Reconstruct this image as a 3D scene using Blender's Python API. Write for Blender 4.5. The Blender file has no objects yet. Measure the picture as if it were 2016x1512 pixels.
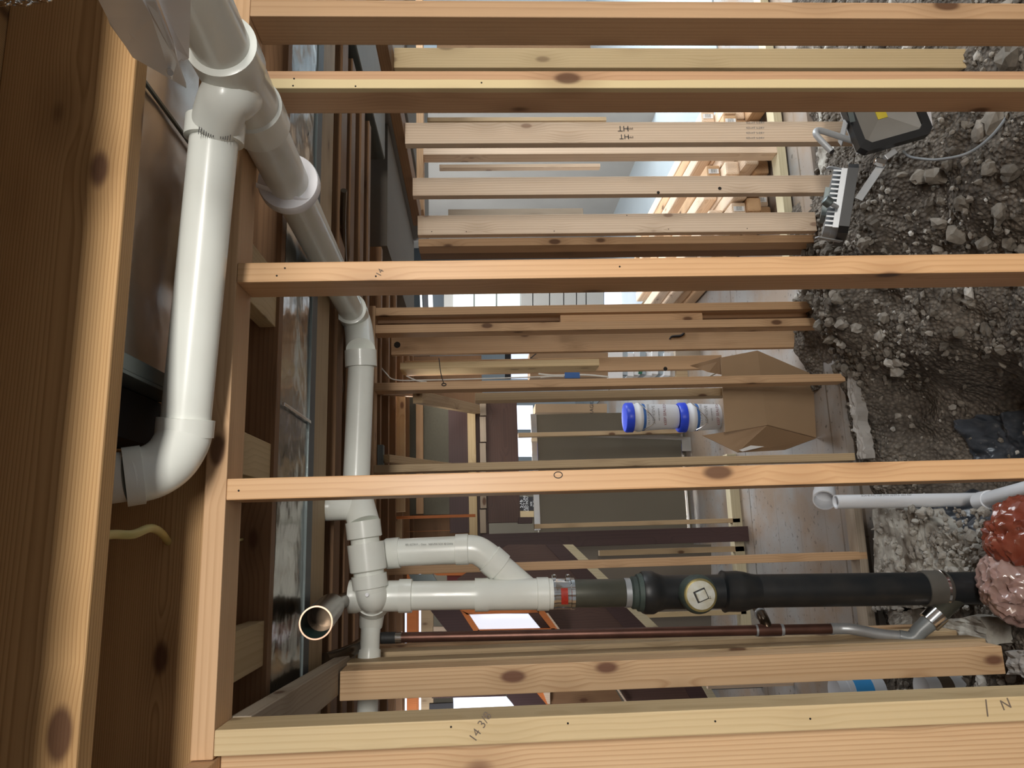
import bpy, bmesh, math, random
import numpy as np
from mathutils import Vector, Matrix, noise
random.seed(7)
sc = bpy.context.scene
col = sc.collection
PI = math.pi
# ------------------------------------------------------------------ camera
F = 1450.0
CAM = np.array([0.0, 0.0, 1.78])
def _n(v):
    v = np.array(v, float); return v/np.linalg.norm(v)
_d = _n((29850, 605, -F))                       # plumb line seen by the sideways camera
_yv = 1061.0
_ey = _n((-((756-_yv)*_d[1]-F*_d[2])/_d[0], 756-_yv, -F))
_ez = -_d
_ex = np.cross(_ey, _ez)
R = np.array([_ex, _ey, _ez])                   # camera axes -> building axes
cam_data = bpy.data.cameras.new('camera'); cam = bpy.data.objects.new('camera', cam_data)
col.objects.link(cam); sc.camera = cam
cam_data.sensor_fit = 'HORIZONTAL'; cam_data.sensor_width = 36.0; cam_data.lens = F/2016*36.0
cam_data.clip_start = 0.02; cam_data.clip_end = 100
m4 = Matrix.Identity(4)
for i in range(3):
    for j in range(3): m4[i][j] = R[i][j]
m4.translation = Vector(CAM)
cam.matrix_world = m4
# ------------------------------------------------------------------ world, exposure, lights
sc.view_settings.view_transform = 'Standard'; sc.view_settings.look = 'None'
sc.view_settings.gamma = 1.0; sc.view_settings.use_curve_mapping = False
sc.view_settings.exposure = 0.0
w = bpy.data.worlds.new('world'); sc.world = w; w.use_nodes = True
bg = w.node_tree.nodes['Background']; bg.inputs[0].default_value = (0.93, 0.97, 1.0, 1); bg.inputs[1].default_value = 0.25
def area(name, loc, target, sx, sy, power, colr):
    l = bpy.data.lights.new(name, 'AREA'); l.shape = 'RECTANGLE'; l.size = sx; l.size_y = sy
    l.energy = power; l.color = colr
    o = bpy.data.objects.new(name, l); col.objects.link(o); o.location = loc
    o.rotation_euler = (Vector(target)-Vector(loc)).to_track_quat('-Z', 'Y').to_euler(); return o
area('room_light_behind_camera', (0.8, -2.3, 2.02), (0.3, 1.5, 1.9), 1.7, 0.34, 124, (1.0, 0.965, 0.90))
area('shop_daylight', (4.9, 5.6, 3.4), (4.4, 6.0, 0), 3.8, 3.4, 640, (0.88, 0.95, 1.0))
area('shop_daylight_near', (4.4, 2.0, 3.0), (1.6, 2.9, 1.0), 2.0, 1.6, 150, (0.90, 0.96, 1.0))
area('middle_room_lamp', (1.0, 4.6, 2.2), (0.9, 4.7, 0), 1.2, 0.3, 9, (1.0, 0.96, 0.9))
area('far_room_lamp', (1.4, 7.4, 3.3), (1.4, 7.2, 0), 2.4, 1.6, 170, (0.93, 0.96, 1.0))
area('left_room_lamp', (-1.7, 4.2, 2.1), (-1.2, 5.6, 1.2), 1.0, .4, 16, (0.95, 0.96, 1.0))

# ------------------------------------------------------------------ helpers
def ray(x, y): return R @ np.array([x-1008.0, 756.0-y, -F])
def at(x, y, ax, v):
    r = ray(x, y); i = 'XYZ'.index(ax); t = (v-CAM[i])/r[i]; return Vector(CAM+r*t)
def pz(x, y, zc): return Vector(CAM+ray(x, y)/F*zc)
ORG = {}
def tag(o, label=None, cat=None, group=None, kind=None):
    if label: o['label'] = label
    if cat: o['category'] = cat
    if group: o['group'] = group
    if kind: o['kind'] = kind
    return o
def thing(name, label, cat, loc, group=None):
    o = bpy.data.objects.new(name, None); o.empty_display_size = 0.05; col.objects.link(o); o.location = Vector(loc)
    ORG[o] = Vector(loc); return tag(o, label, cat, group)
def link(name, me, m, parent=None, world=Matrix.Identity(4)):
    o = bpy.data.objects.new(name, me); col.objects.link(o)
    if m: me.materials.append(m)
    wl = world.copy()
    if parent is not None:
        po = ORG[parent]; o.parent = parent; wl.translation = wl.translation-po
    o.matrix_basis = wl
    ORG[o] = world.translation.copy()
    return o
def recalc(bm): bmesh.ops.recalc_face_normals(bm, faces=bm.faces)
def obj(name, bm, m, parent=None, smooth=False, origin=None):
    """bmesh in world coordinates -> one mesh object whose origin sits on it"""
    recalc(bm)
    if origin is None:
        c = Vector((0, 0, 0))
        for v in bm.verts: c += v.co
        c /= max(1, len(bm.verts)); origin = c
    for v in bm.verts: v.co -= origin
    me = bpy.data.meshes.new(name); bm.to_mesh(me); bm.free()
    if smooth:
        for p in me.polygons: p.use_smooth = True
        me.set_sharp_from_angle(angle=math.radians(42))
    return link(name, me, m, parent, Matrix.Translation(origin))
def frame(a, b, side=(1, 0, 0)):
    z = (Vector(b)-Vector(a)); L = z.length; z.normalize()
    s = Vector(side); s = s-z*s.dot(z)
    if s.length < 1e-4: s = z.orthogonal()
    s.normalize(); y = z.cross(s)
    M = Matrix.Identity(4)
    for i in range(3): M[i][0] = s[i]; M[i][1] = y[i]; M[i][2] = z[i]
    M.translation = (Vector(a)+Vector(b))/2
    return M, L
def board(name, a, b, wx, wy, m, label=None, cat='board', parent=None, side=(1, 0, 0), group=None, kind=None, bev=0.0022):
    """piece of lumber from a to b; wx along side, wy across it; local Z is the grain"""
    M, L = frame(a, b, side)
    bm = bmesh.new(); bmesh.ops.create_cube(bm, size=1)
    for v in bm.verts: v.co = Vector((v.co.x*wx, v.co.y*wy, v.co.z*L))
    if bev: bmesh.ops.bevel(bm, geom=list(bm.edges), offset=min(bev, wx*.2, wy*.2, L*.2), segments=2, affect='EDGES', profile=.6)
    recalc(bm)
    me = bpy.data.meshes.new(name); bm.to_mesh(me); bm.free()
    o = link(name, me, m, parent, M)
    return tag(o, label, cat if parent is None else None, group, kind)
def box(name, x0, x1, y0, y1, z0, z1, m, label=None, cat='board', parent=None, group=None, kind=None, bev=0.0022):
    x0, x1 = sorted((x0, x1)); y0, y1 = sorted((y0, y1)); z0, z1 = sorted((z0, z1))
    dx, dy, dz = x1-x0, y1-y0, z1-z0; cx, cy, cz = (x0+x1)/2, (y0+y1)/2, (z0+z1)/2
    if dz >= dx and dz >= dy: return board(name, (cx, cy, z0), (cx, cy, z1), dx, dy, m, label, cat, parent, (1, 0, 0), group, kind, bev)
    if dx >= dy: return board(name, (x0, cy, cz), (x1, cy, cz), dy, dz, m, label, cat, parent, (0, 1, 0), group, kind, bev)
    return board(name, (cx, y0, cz), (cx, y1, cz), dx, dz, m, label, cat, parent, (1, 0, 0), group, kind, bev)
def ngon_prism(bm, pts, off):
    a = [bm.verts.new(Vector(p)) for p in pts]; b = [bm.verts.new(Vector(p)+Vector(off)) for p in pts]
    bm.faces.new(a); bm.faces.new(list(reversed(b)))
    n = len(a)
    for i in range(n): bm.faces.new((a[i], b[i], b[(i+1) % n], a[(i+1) % n]))
def sheet(name, pix, Y, th, m, label=None, cat='panel', parent=None, group=None, kind=None):
    """flat panel standing in the plane Y, outline given in the photo, with thickness away from the camera"""
    bm = bmesh.new(); ngon_prism(bm, [at(x, y, 'Y', Y) for x, y in pix], (0, th, 0))
    return tag(obj(name, bm, m, parent), label, cat if parent is None else None, group, kind)
def ring_pts(c, t, r, n, ref):
    t = t.normalized(); s = ref-t*ref.dot(t); s.normalize(); u = t.cross(s)
    return [c+(s*math.cos(2*PI*i/n)+u*math.sin(2*PI*i/n))*r for i in range(n)], s
def sweep(bm, pts, rad, n=32, caps=True):
    pts = [Vector(p) for p in pts]; N = len(pts)
    if not hasattr(rad, '__len__'): rad = [rad]*N
    ref = None; prev = None; first = last = None
    for i, p in enumerate(pts):
        t = (pts[min(i+1, N-1)]-pts[max(i-1, 0)])
        if t.length < 1e-9: t = tprev
        tprev = t
        if ref is None: ref = t.orthogonal()
        rp, ref = ring_pts(p, t, rad[i], n, ref)
        vs = [bm.verts.new(q) for q in rp]
        if prev:
            for k in range(n): bm.faces.new((prev[k], prev[(k+1) % n], vs[(k+1) % n], vs[k]))
        else: first = vs
        prev = vs
    if caps: bm.faces.new(first); bm.faces.new(list(reversed(prev)))
def lathe(bm, a, b, prof, n=40, caps=True):
    """prof: (t in 0..1 along a-b, radius)"""
    a, b = Vector(a), Vector(b); ax = (b-a).normalized(); ref = ax.orthogonal(); prev = None; first = None
    for t, r in prof:
        rp, _ = ring_pts(a+(b-a)*t, ax, max(r, 1e-4), n, ref)
        vs = [bm.verts.new(q) for q in rp]
        if prev:
            for k in range(n): bm.faces.new((prev[k], prev[(k+1) % n], vs[(k+1) % n], vs[k]))
        else: first = vs
        prev = vs
    if caps: bm.faces.new(first); bm.faces.new(list(reversed(prev)))
def pipe(name, a, b, r, m, parent=None, open_a=False, open_b=False, wall=.005, n=40, depth=.06, **k):
    bm = bmesh.new(); L = (Vector(b)-Vector(a)).length; d = min(depth/L, .6)
    prof = []
    if open_a: prof += [(d, r-wall), (0, r-wall)]
    prof += [(0, r), (1, r)]
    if open_b: prof += [(1, r-wall), (1-d, r-wall)]
    lathe(bm, a, b, prof, n)
    return tag(obj(name, bm, m, parent, True), **k)
def bez(p0, p1, p2, n=14):
    p0, p1, p2 = Vector(p0), Vector(p1), Vector(p2)
    return [p0*(1-t)**2+p1*2*t*(1-t)+p2*t*t for t in [i/n for i in range(n+1)]]
def smooth_path(pts, k=8):
    pts = [Vector(p) for p in pts]; out = []
    P = [pts[0]]+pts+[pts[-1]]
    for i in range(1, len(P)-2):
        for j in range(k):
            t = j/k; a, b, c, d = P[i-1], P[i], P[i+1], P[i+2]
            out.append(.5*((2*b)+(c-a)*t+(2*a-5*b+4*c-d)*t*t+(3*b-a-3*c+d)*t**3))
    out.append(pts[-1]); return out
def text_mesh(name, body, size, origin, xdir, ydir, m, parent, off=.0006, align='CENTER', extrude=.0002):
    cu = bpy.data.curves.new(name, 'FONT'); cu.body = body; cu.size = size; cu.align_x = align; cu.align_y = 'CENTER'; cu.extrude = extrude
    cu.resolution_u = 2
    to = bpy.data.objects.new(name+'_c', cu); col.objects.link(to)
    dg = bpy.context.evaluated_depsgraph_get(); dg.update()
    me = bpy.data.meshes.new_from_object(to.evaluated_get(dg)); bpy.data.objects.remove(to)
    me.materials.clear()
    x = Vector(xdir).normalized(); y = Vector(ydir); y = (y-x*y.dot(x)).normalized(); z = x.cross(y)
    M = Matrix.Identity(4)
    for i in range(3): M[i][0] = x[i]; M[i][1] = y[i]; M[i][2] = z[i]
    M.translation = Vector(origin)+z*off
    return link(name, me, m, parent, M)

# ------------------------------------------------------------------ materials
def newmat(name):
    m = bpy.data.materials.new(name); m.use_nodes = True; nt = m.node_tree
    return m, nt, nt.nodes['Principled BSDF']
def N(nt, typ, **k):
    n = nt.nodes.new(typ)
    for a, b in k.items(): setattr(n, a, b)
    return n
def ramp(nt, stops):
    r = N(nt, 'ShaderNodeValToRGB'); e = r.color_ramp.elements
    while len(e) < len(stops): e.new(.5)
    for el, (p, c) in zip(e, stops): el.position = p; el.color = (*c, 1) if len(c) == 3 else c
    return r
def mixc(nt, a, b, f, mode='MIX'):
    m = N(nt, 'ShaderNodeMix', data_type='RGBA', blend_type=mode)
    for s, v in ((6, a), (7, b), (0, f)):
        if hasattr(v, 'links') or hasattr(v, 'is_linked'): nt.links.new(v, m.inputs[s])
        else: m.inputs[s].default_value = (*v, 1) if isinstance(v, tuple) else v
    return m.outputs[2]
def wood(name, light, dark, knot=(.09, .035, .015), rings=1.0, rough=.6, stain=None, coat=0.0, knots=1.0, kt=.15, sap=None, rc=.45):
    m, nt, bs = newmat(name); L = nt.links.new
    tc = N(nt, 'ShaderNodeTexCoord'); oi = N(nt, 'ShaderNodeObjectInfo')
    sh = N(nt, 'ShaderNodeVectorMath', operation='SCALE'); 
    cmb = N(nt, 'ShaderNodeCombineXYZ'); 
    L(oi.outputs['Random'], cmb.inputs[2]); cmb.inputs[0].default_value = .013; cmb.inputs[1].default_value = .021
    mr = N(nt, 'ShaderNodeMath', operation='MULTIPLY_ADD'); L(oi.outputs['Random'], mr.inputs[0]); mr.inputs[1].default_value = .05; mr.inputs[2].default_value = .015
    L(mr.outputs[0], cmb.inputs[0])
    mz = N(nt, 'ShaderNodeMath', operation='MULTIPLY'); L(oi.outputs['Random'], mz.inputs[0]); mz.inputs[1].default_value = 37.0
    L(mz.outputs[0], cmb.inputs[2])
    add = N(nt, 'ShaderNodeVectorMath', operation='ADD'); L(tc.outputs['Object'], add.inputs[0]); L(cmb.outputs[0], add.inputs[1])
    # knots
    kmap = N(nt, 'ShaderNodeMapping'); kmap.inputs['Scale'].default_value = (9, 9, 4.2); L(add.outputs[0], kmap.inputs[0])
    kv = N(nt, 'ShaderNodeTexVoronoi', feature='F1'); kv.inputs['Scale'].default_value = 1; L(kmap.outputs[0], kv.inputs['Vector'])
    kr = N(nt, 'ShaderNodeMapRange', interpolation_type='SMOOTHSTEP'); L(kv.outputs['Distance'], kr.inputs[0])
    kr.inputs[1].default_value = .45; kr.inputs[2].default_value = .05; kr.inputs[3].default_value = 0; kr.inputs[4].default_value = 1
    # rings
    rm = N(nt, 'ShaderNodeMapping'); rm.inputs['Scale'].default_value = (1, 1, .045); L(add.outputs[0], rm.inputs[0])
    ph = N(nt, 'ShaderNodeMath', operation='MULTIPLY'); L(kr.outputs[0], ph.inputs[0]); ph.inputs[1].default_value = 9
    wv = N(nt, 'ShaderNodeTexWave', wave_type='RINGS', rings_direction='Z', wave_profile='SAW'); L(rm.outputs[0], wv.inputs['Vector'])
    wv.inputs['Scale'].default_value = 34*rings; wv.inputs['Distortion'].default_value = 6; wv.inputs['Detail'].default_value = 2
    wv.inputs['Detail Scale'].default_value = .35; wv.inputs['Detail Roughness'].default_value = .4; L(ph.outputs[0], wv.inputs['Phase Offset'])
    wr = ramp(nt, [(0, (0, 0, 0)), (.55, (.25, .25, .25)), (.86, (1, 1, 1)), (1, (.2, .2, .2))]); L(wv.outputs[0], wr.inputs[0])
    fm = N(nt, 'ShaderNodeMapping'); fm.inputs['Scale'].default_value = (260, 260, 7); L(add.outputs[0], fm.inputs[0])
    fn = N(nt, 'ShaderNodeTexNoise'); fn.inputs['Scale'].default_value = 1; fn.inputs['Detail'].default_value = 3; L(fm.outputs[0], fn.inputs['Vector'])
    bm_ = N(nt, 'ShaderNodeMapping'); bm_.inputs['Scale'].default_value = (14, 14, 1.6); L(add.outputs[0], bm_.inputs[0])
    bn = N(nt, 'ShaderNodeTexNoise'); bn.inputs['Scale'].default_value = 1; bn.inputs['Detail'].default_value = 3; L(bm_.outputs[0], bn.inputs['Vector'])
    f1 = N(nt, 'ShaderNodeMath', operation='MULTIPLY'); L(wr.outputs[0], f1.inputs[0]); f1.inputs[1].default_value = rc
    f2 = N(nt, 'ShaderNodeMath', operation='MULTIPLY_ADD'); L(fn.outputs[0], f2.inputs[0]); f2.inputs[1].default_value = .42; L(f1.outputs[0], f2.inputs[2])
    f3 = N(nt, 'ShaderNodeMath', operation='MULTIPLY_ADD', use_clamp=True); L(bn.outputs[0], f3.inputs[0]); f3.inputs[1].default_value = .7
    sub = N(nt, 'ShaderNodeMath', operation='SUBTRACT'); L(f2.outputs[0], sub.inputs[0]); sub.inputs[1].default_value = .45; L(sub.outputs[0], f3.inputs[2])
    c = mixc(nt, light, dark, f3.outputs[0])
    if sap:
        sp = N(nt, 'ShaderNodeSeparateXYZ'); L(tc.outputs['Object'], sp.inputs[0])
        q1 = N(nt, 'ShaderNodeMath', operation='MULTIPLY_ADD'); L(sp.outputs[1], q1.inputs[0]); q1.inputs[1].default_value = -1.2; q1.inputs[2].default_value = -1.2*.0445
        q2 = N(nt, 'ShaderNodeMath', operation='SUBTRACT'); L(q1.outputs[0], q2.inputs[0]); L(sp.outputs[0], q2.inputs[1])
        q3 = N(nt, 'ShaderNodeMath', operation='MULTIPLY_ADD'); L(bn.outputs[0], q3.inputs[0]); q3.inputs[1].default_value = .02; L(q2.outputs[0], q3.inputs[2])
        q4 = N(nt, 'ShaderNodeMapRange', interpolation_type='SMOOTHSTEP'); L(q3.outputs[0], q4.inputs[0]); q4.inputs[1].default_value = .0105; q4.inputs[2].default_value = .0125
        c = mixc(nt, c, sap, q4.outputs[0])
    halo = N(nt, 'ShaderNodeMath', operation='MULTIPLY'); L(kr.outputs[0], halo.inputs[0]); halo.inputs[1].default_value = .5*knots
    c = mixc(nt, c, tuple(v*.75 for v in dark), halo.outputs[0])
    kc = N(nt, 'ShaderNodeMapRange', interpolation_type='SMOOTHSTEP'); L(kv.outputs['Distance'], kc.inputs[0])
    kc.inputs[1].default_value = kt; kc.inputs[2].default_value = kt*.55; kc.inputs[3].default_value = 0; kc.inputs[4].default_value = .85*knots
    c = mixc(nt, c, knot, kc.outputs[0])
    if stain:
        sn = N(nt, 'ShaderNodeTexNoise'); sn.inputs['Scale'].default_value = 3; L(tc.outputs['Object'], sn.inputs['Vector'])
        sr = ramp(nt, [(.45, (0, 0, 0)), (.6, (1, 1, 1))]); L(sn.outputs[0], sr.inputs[0]); c = mixc(nt, c, stain, sr.outputs[0])
    hv = N(nt, 'ShaderNodeHueSaturation'); L(c, hv.inputs['Color'])
    vr = N(nt, 'ShaderNodeMapRange'); L(oi.outputs['Random'], vr.inputs[0]); vr.inputs[3].default_value = .88; vr.inputs[4].default_value = 1.1
    L(vr.outputs[0], hv.inputs['Value']); L(hv.outputs[0], bs.inputs['Base Color'])
    bs.inputs['Roughness'].default_value = rough; bs.inputs['Coat Weight'].default_value = coat; bs.inputs['Coat Roughness'].default_value = .25
    bs.inputs['Specular IOR Level'].default_value = .3
    b = N(nt, 'ShaderNodeBump'); b.inputs['Strength'].default_value = .12; b.inputs['Distance'].default_value = .001; L(f3.outputs[0], b.inputs['Height']); L(b.outputs[0], bs.inputs['Normal'])
    return m
def plain(name, c, rough=.5, metal=0.0, noise_c=None, scale=20, bump=0.0, bscale=60, spec=.5, emit=0.0, amount=.5, coat=0.0, stretch=None, trans=0.0, bdist=.002):
    m, nt, bs = newmat(name); L = nt.links.new
    bs.inputs['Base Color'].default_value = (*c, 1); bs.inputs['Roughness'].default_value = rough; bs.inputs['Metallic'].default_value = metal
    bs.inputs['Specular IOR Level'].default_value = spec; bs.inputs['Coat Weight'].default_value = coat; bs.inputs['Transmission Weight'].default_value = trans
    tc = N(nt, 'ShaderNodeTexCoord'); mp = N(nt, 'ShaderNodeMapping'); L(tc.outputs['Object'], mp.inputs[0])
    if stretch: mp.inputs['Scale'].default_value = stretch
    n = N(nt, 'ShaderNodeTexNoise'); n.inputs['Scale'].default_value = scale; n.inputs['Detail'].default_value = 4; L(mp.outputs[0], n.inputs['Vector'])
    r = ramp(nt, [(.38, (0, 0, 0)), (.68, (amount,)*3)]); L(n.outputs[0], r.inputs[0])
    c2 = noise_c or tuple(v*.8 for v in c)
    cc = mixc(nt, c, c2, r.outputs[0]); L(cc, bs.inputs['Base Color'])
    if bump:
        n2 = N(nt, 'ShaderNodeTexNoise'); n2.inputs['Scale'].default_value = bscale; n2.inputs['Detail'].default_value = 3; L(mp.outputs[0], n2.inputs['Vector'])
        b = N(nt, 'ShaderNodeBump'); b.inputs['Strength'].default_value = bump; b.inputs['Distance'].default_value = bdist; L(n2.outputs[0], b.inputs['Height']); L(b.outputs[0], bs.inputs['Normal'])
    if emit: bs.inputs['Emission Color'].default_value = (*c, 1); bs.inputs['Emission Strength'].default_value = emit
    return m
M = {}
M['fir'] = wood('fir_orange', (.72, .45, .24), (.52, .27, .12), rings=1.0, rough=.45, coat=.12)
M['fir2'] = wood('fir_tan', (.62, .40, .23), (.43, .25, .125), rings=.9)
M['firsap'] = wood('fir_with_sapwood', (.62, .38, .22), (.43, .24, .125), rings=1.0, sap=(.72, .58, .33))
M['yellow'] = wood('fir_yellow', (.62, .48, .28), (.48, .34, .175), rings=.9, knots=.6)
M['pale'] = wood('spruce_pale', (.78, .62, .47), (.60, .43, .29), rings=.8, knots=.7, knot=(.2, .09, .05), kt=.12, rc=.7)
M['mid'] = wood('pine_weathered', (.54, .40, .24), (.36, .24, .13), rings=1.1)
M['brown'] = wood('fir_aged_and_dim_brown', (.27, .15, .075), (.15, .075, .035), rings=1.0)
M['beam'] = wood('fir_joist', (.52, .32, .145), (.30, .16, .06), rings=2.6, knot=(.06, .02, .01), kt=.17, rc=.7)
M['plank'] = wood('knotty_pine', (.74, .51, .30), (.56, .34, .18), rings=1.1, knot=(.14, .05, .03), kt=.19, rc=.85)
M['dark'] = wood('stained_redwood', (.095, .052, .04), (.055, .03, .025), rings=.6, knots=.2, rough=.5)
M['dark2'] = wood('stained_dark_plum', (.07, .038, .036), (.045, .025, .024), rings=.6, knots=.1, rough=.5)
M['redwood'] = wood('red_cedar_bright', (.62, .2, .055), (.4, .11, .03), rings=1.0, knots=.4)
M['grey'] = wood('dusty_grey_board', (.42, .35, .27), (.27, .2, .14), rings=1.2)
M['oldyellow'] = wood('treated_yellow', (.56, .49, .33), (.42, .36, .23), rings=.6, knots=.3)
M['pvc'] = plain('white_pvc', (.82, .84, .785), .28, noise_c=(.73, .73, .67), scale=9, amount=.45, coat=.1)
M['pvcnew'] = plain('white_pvc_cool', (.80, .82, .86), .3, scale=9, amount=.2)
M['plastic'] = plain('white_plastic', (.86, .86, .90), .35, amount=.15)
M['enamel'] = plain('white_enamel', (.82, .82, .82), .3, amount=.1)
M['galv'] = plain('galvanised_sheet', (.86, .83, .79), .17, 1.0, noise_c=(.72, .70, .67), scale=14, bump=.5, bscale=5, bdist=.02)
M['galvd'] = plain('galvanised_dull', (.17, .2, .2), .45, .7, scale=10)
M['steel'] = plain('stainless_steel', (.72, .71, .70), .14, 1.0, amount=.1)
M['bluegrey'] = plain('painted_steel_edge', (.055, .065, .075), .5, .2, scale=8)
M['iron'] = plain('black_cast_iron', (.010, .012, .014), .42, 0, noise_c=(.045, .038, .032), scale=14, bump=.35, bscale=25, amount=.35)
M['irongreen'] = plain('oxidised_collar', (.06, .085, .075), .6, .2, noise_c=(.03, .03, .03), scale=30, bump=.4)
M['abs'] = plain('dark_copper_nipple', (.085, .085, .065), .42, .25, noise_c=(.05, .05, .04), scale=12, amount=.6)
M['copper'] = plain('aged_copper', (.16, .075, .055), .38, .65, noise_c=(.08, .04, .03), scale=12, amount=.7)
M['copperdark'] = plain('tarnished_copper', (.10, .07, .045), .25, .8, noise_c=(.05, .035, .025), scale=8)
M['solder'] = plain('solder_grey', (.42, .44, .46), .4, .5, noise_c=(.3, .3, .31), scale=20)
M['teal'] = plain('oxidised_copper_inside', (.03, .09, .08), .6, .2, noise_c=(.015, .03, .03), scale=12)
M['rubber'] = plain('black_rubber', (.02, .02, .02), .6)
M['red'] = plain('red_label', (.75, .07, .04), .45, noise_c=(.5, .04, .03), scale=150)
M['ink'] = plain('black_ink', (.03, .028, .03), .7)
M['pencil'] = plain('pencil_grey', (.16, .12, .09), .8)
M['greyprint'] = plain('grey_print', (.22, .22, .22), .7)
M['cable'] = plain('yellow_cable', (.5, .43, .16), .5)
M['white_cable'] = plain('white_cable', (.75, .73, .68), .5)
M['greycable'] = plain('grey_cable', (.2, .21, .22), .5)
M['ductgrey'] = plain('grey_green_duct_paint', (.052, .06, .056), .65, scale=6)
M['ductlight'] = plain('light_grey_duct_paint', (.20, .20, .19), .6, scale=6)
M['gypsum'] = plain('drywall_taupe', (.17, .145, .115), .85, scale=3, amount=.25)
M['gypsumdark'] = plain('drywall_dark_brown', (.115, .10, .083), .85, scale=3, amount=.25)  # darker brown drywall tone for the bulkhead
M['gypsum2'] = plain('drywall_grey', (.36, .34, .31), .85, scale=3, amount=.3)
M['olive'] = plain('drywall_olive', (.155, .135, .10), .9, scale=2, amount=.3)
M['greenpanel'] = plain('grey_green_panel', (.14, .13, .095), .8, scale=60, stretch=(.1, 1, 1), amount=.4)
M['wallcool'] = plain('wall_cool_white', (.40, .46, .5), .8, scale=2, amount=.4)
M['card'] = plain('cardboard', (.40, .275, .165), .8, noise_c=(.34, .23, .135), scale=3)
M['card2'] = plain('cardboard_dark', (.30, .19, .105), .8, scale=3)
M['blue'] = plain('blue_plastic', (.02, .06, .62), .35, amount=.1)
M['bluetape'] = plain('blue_tape', (.04, .14, .42), .6)
M['skyblue'] = plain('sky_blue_label', (.06, .36, .78), .5, amount=.2)
M['bucket'] = plain('bucket_white', (.72, .74, .78), .4, amount=.15)
M['maroon'] = plain('maroon_print', (.2, .03, .03), .6)
M['orangebag'] = plain('orange_plastic_bag', (.21, .055, .032), .22, noise_c=(.2, .035, .02), scale=25, coat=.3)
M['pinkbag'] = plain('pink_plastic_bag', (.36, .24, .21), .22, noise_c=(.3, .16, .14), scale=20, coat=.4)
M['blackplastic'] = plain('black_plastic_sheet', (.025, .03, .038), .28, noise_c=(.09, .10, .12), scale=9, amount=.8)
M['glasswin'] = plain('daylight_pane', (.82, .88, 1.0), .3, emit=.85, amount=0)
M['glasswin2'] = plain('frosted_pane', (.62, .72, .72), .4, emit=.55, scale=30, amount=.6)
M['lampface'] = plain('lamp_reflector', (.30, .285, .26), .3, .3, amount=.1)
M['lampdark'] = plain('lamp_reflector_side', (.15, .145, .13), .3, .3, amount=.1)
M['lampblack'] = plain('lamp_housing_black', (.025, .025, .026), .42, .2)
M['lampgrey'] = plain('lamp_heatsink_grey', (.50, .52, .54), .4, .3, amount=.2)
M['led'] = plain('led_chip', (.62, .5, .05), .4)
M['concrete'] = plain('concrete_dusty', (.36, .335, .31), .85, noise_c=(.24, .215, .19), scale=5, bump=.5, bscale=40, amount=.9)
M['concrete2'] = plain('concrete_broken_pale', (.46, .44, .39), .9, noise_c=(.13, .105, .08), scale=13, bump=.8, bscale=60, amount=1.0)
M['shade_and_knot'] = plain('dark_cavity', (.02, .015, .012), .9)  # black tone stands in for shade inside openings and holes; also colours knots
def dirt_material():
    m, nt, bs = newmat('excavated_dirt'); L = nt.links.new
    tc = N(nt, 'ShaderNodeTexCoord')
    n1 = N(nt, 'ShaderNodeTexNoise'); n1.inputs['Scale'].default_value = 4; n1.inputs['Detail'].default_value = 8; n1.inputs['Roughness'].default_value = .65; L(tc.outputs['Object'], n1.inputs['Vector'])
    r1 = ramp(nt, [(.3, (.07, .057, .047)), (.5, (.14, .118, .097)), (.62, (.21, .18, .15)), (.75, (.29, .265, .235))]); L(n1.outputs[0], r1.inputs[0])
    v = N(nt, 'ShaderNodeTexVoronoi', feature='F1'); v.inputs['Scale'].default_value = 60; L(tc.outputs['Object'], v.inputs['Vector'])
    r2 = ramp(nt, [(0, (1.5, 1.5, 1.5)), (.5, (.8, .8, .8)), (1, (.4, .4, .4))]); L(v.outputs['Distance'], r2.inputs[0])
    c = mixc(nt, r1.outputs[0], r2.outputs[0], .8, 'MULTIPLY'); L(c, bs.inputs['Base Color']); bs.inputs['Roughness'].default_value = .95; bs.inputs['Specular IOR Level'].default_value = .15
    b = N(nt, 'ShaderNodeBump'); b.inputs['Strength'].default_value = .9; b.inputs['Distance'].default_value = .012; L(v.outputs['Distance'], b.inputs['Height'])
    b2 = N(nt, 'ShaderNodeBump'); b2.inputs['Strength'].default_value = .8; b2.inputs['Distance'].default_value = .03; L(n1.outputs[0], b2.inputs['Height']); L(b.outputs[0], b2.inputs['Normal']); L(b2.outputs[0], bs.inputs['Normal'])
    return m
M['dirt'] = dirt_material()
def rock_material():
    m, nt, bs = newmat('broken_rock'); L = nt.links.new
    g = N(nt, 'ShaderNodeNewGeometry'); oi = N(nt, 'ShaderNodeObjectInfo')
    s = N(nt, 'ShaderNodeMath', operation='ADD'); L(g.outputs['Random Per Island'], s.inputs[0]); L(oi.outputs['Random'], s.inputs[1])
    fr = N(nt, 'ShaderNodeMath', operation='FRACT'); L(s.outputs[0], fr.inputs[0])
    r = ramp(nt, [(0, (.10, .085, .07)), (.45, (.17, .15, .125)), (.8, (.25, .225, .195)), (.95, (.40, .38, .35)), (1, (.6, .59, .57))]); L(fr.outputs[0], r.inputs[0])
    tc = N(nt, 'ShaderNodeTexCoord'); n = N(nt, 'ShaderNodeTexNoise'); n.inputs['Scale'].default_value = 25; n.inputs['Detail'].default_value = 5; L(tc.outputs['Object'], n.inputs['Vector'])
    rr = ramp(nt, [(.3, (.65, .62, .58)), (.7, (1.15, 1.13, 1.1))]); L(n.outputs[0], rr.inputs[0])
    c = mixc(nt, r.outputs[0], rr.outputs[0], .9, 'MULTIPLY'); L(c, bs.inputs['Base Color']); bs.inputs['Roughness'].default_value = .85
    b = N(nt, 'ShaderNodeBump'); b.inputs['Strength'].default_value = .6; b.inputs['Distance'].default_value = .006; L(n.outputs[0], b.inputs['Height']); L(b.outputs[0], bs.inputs['Normal'])
    return m
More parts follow.
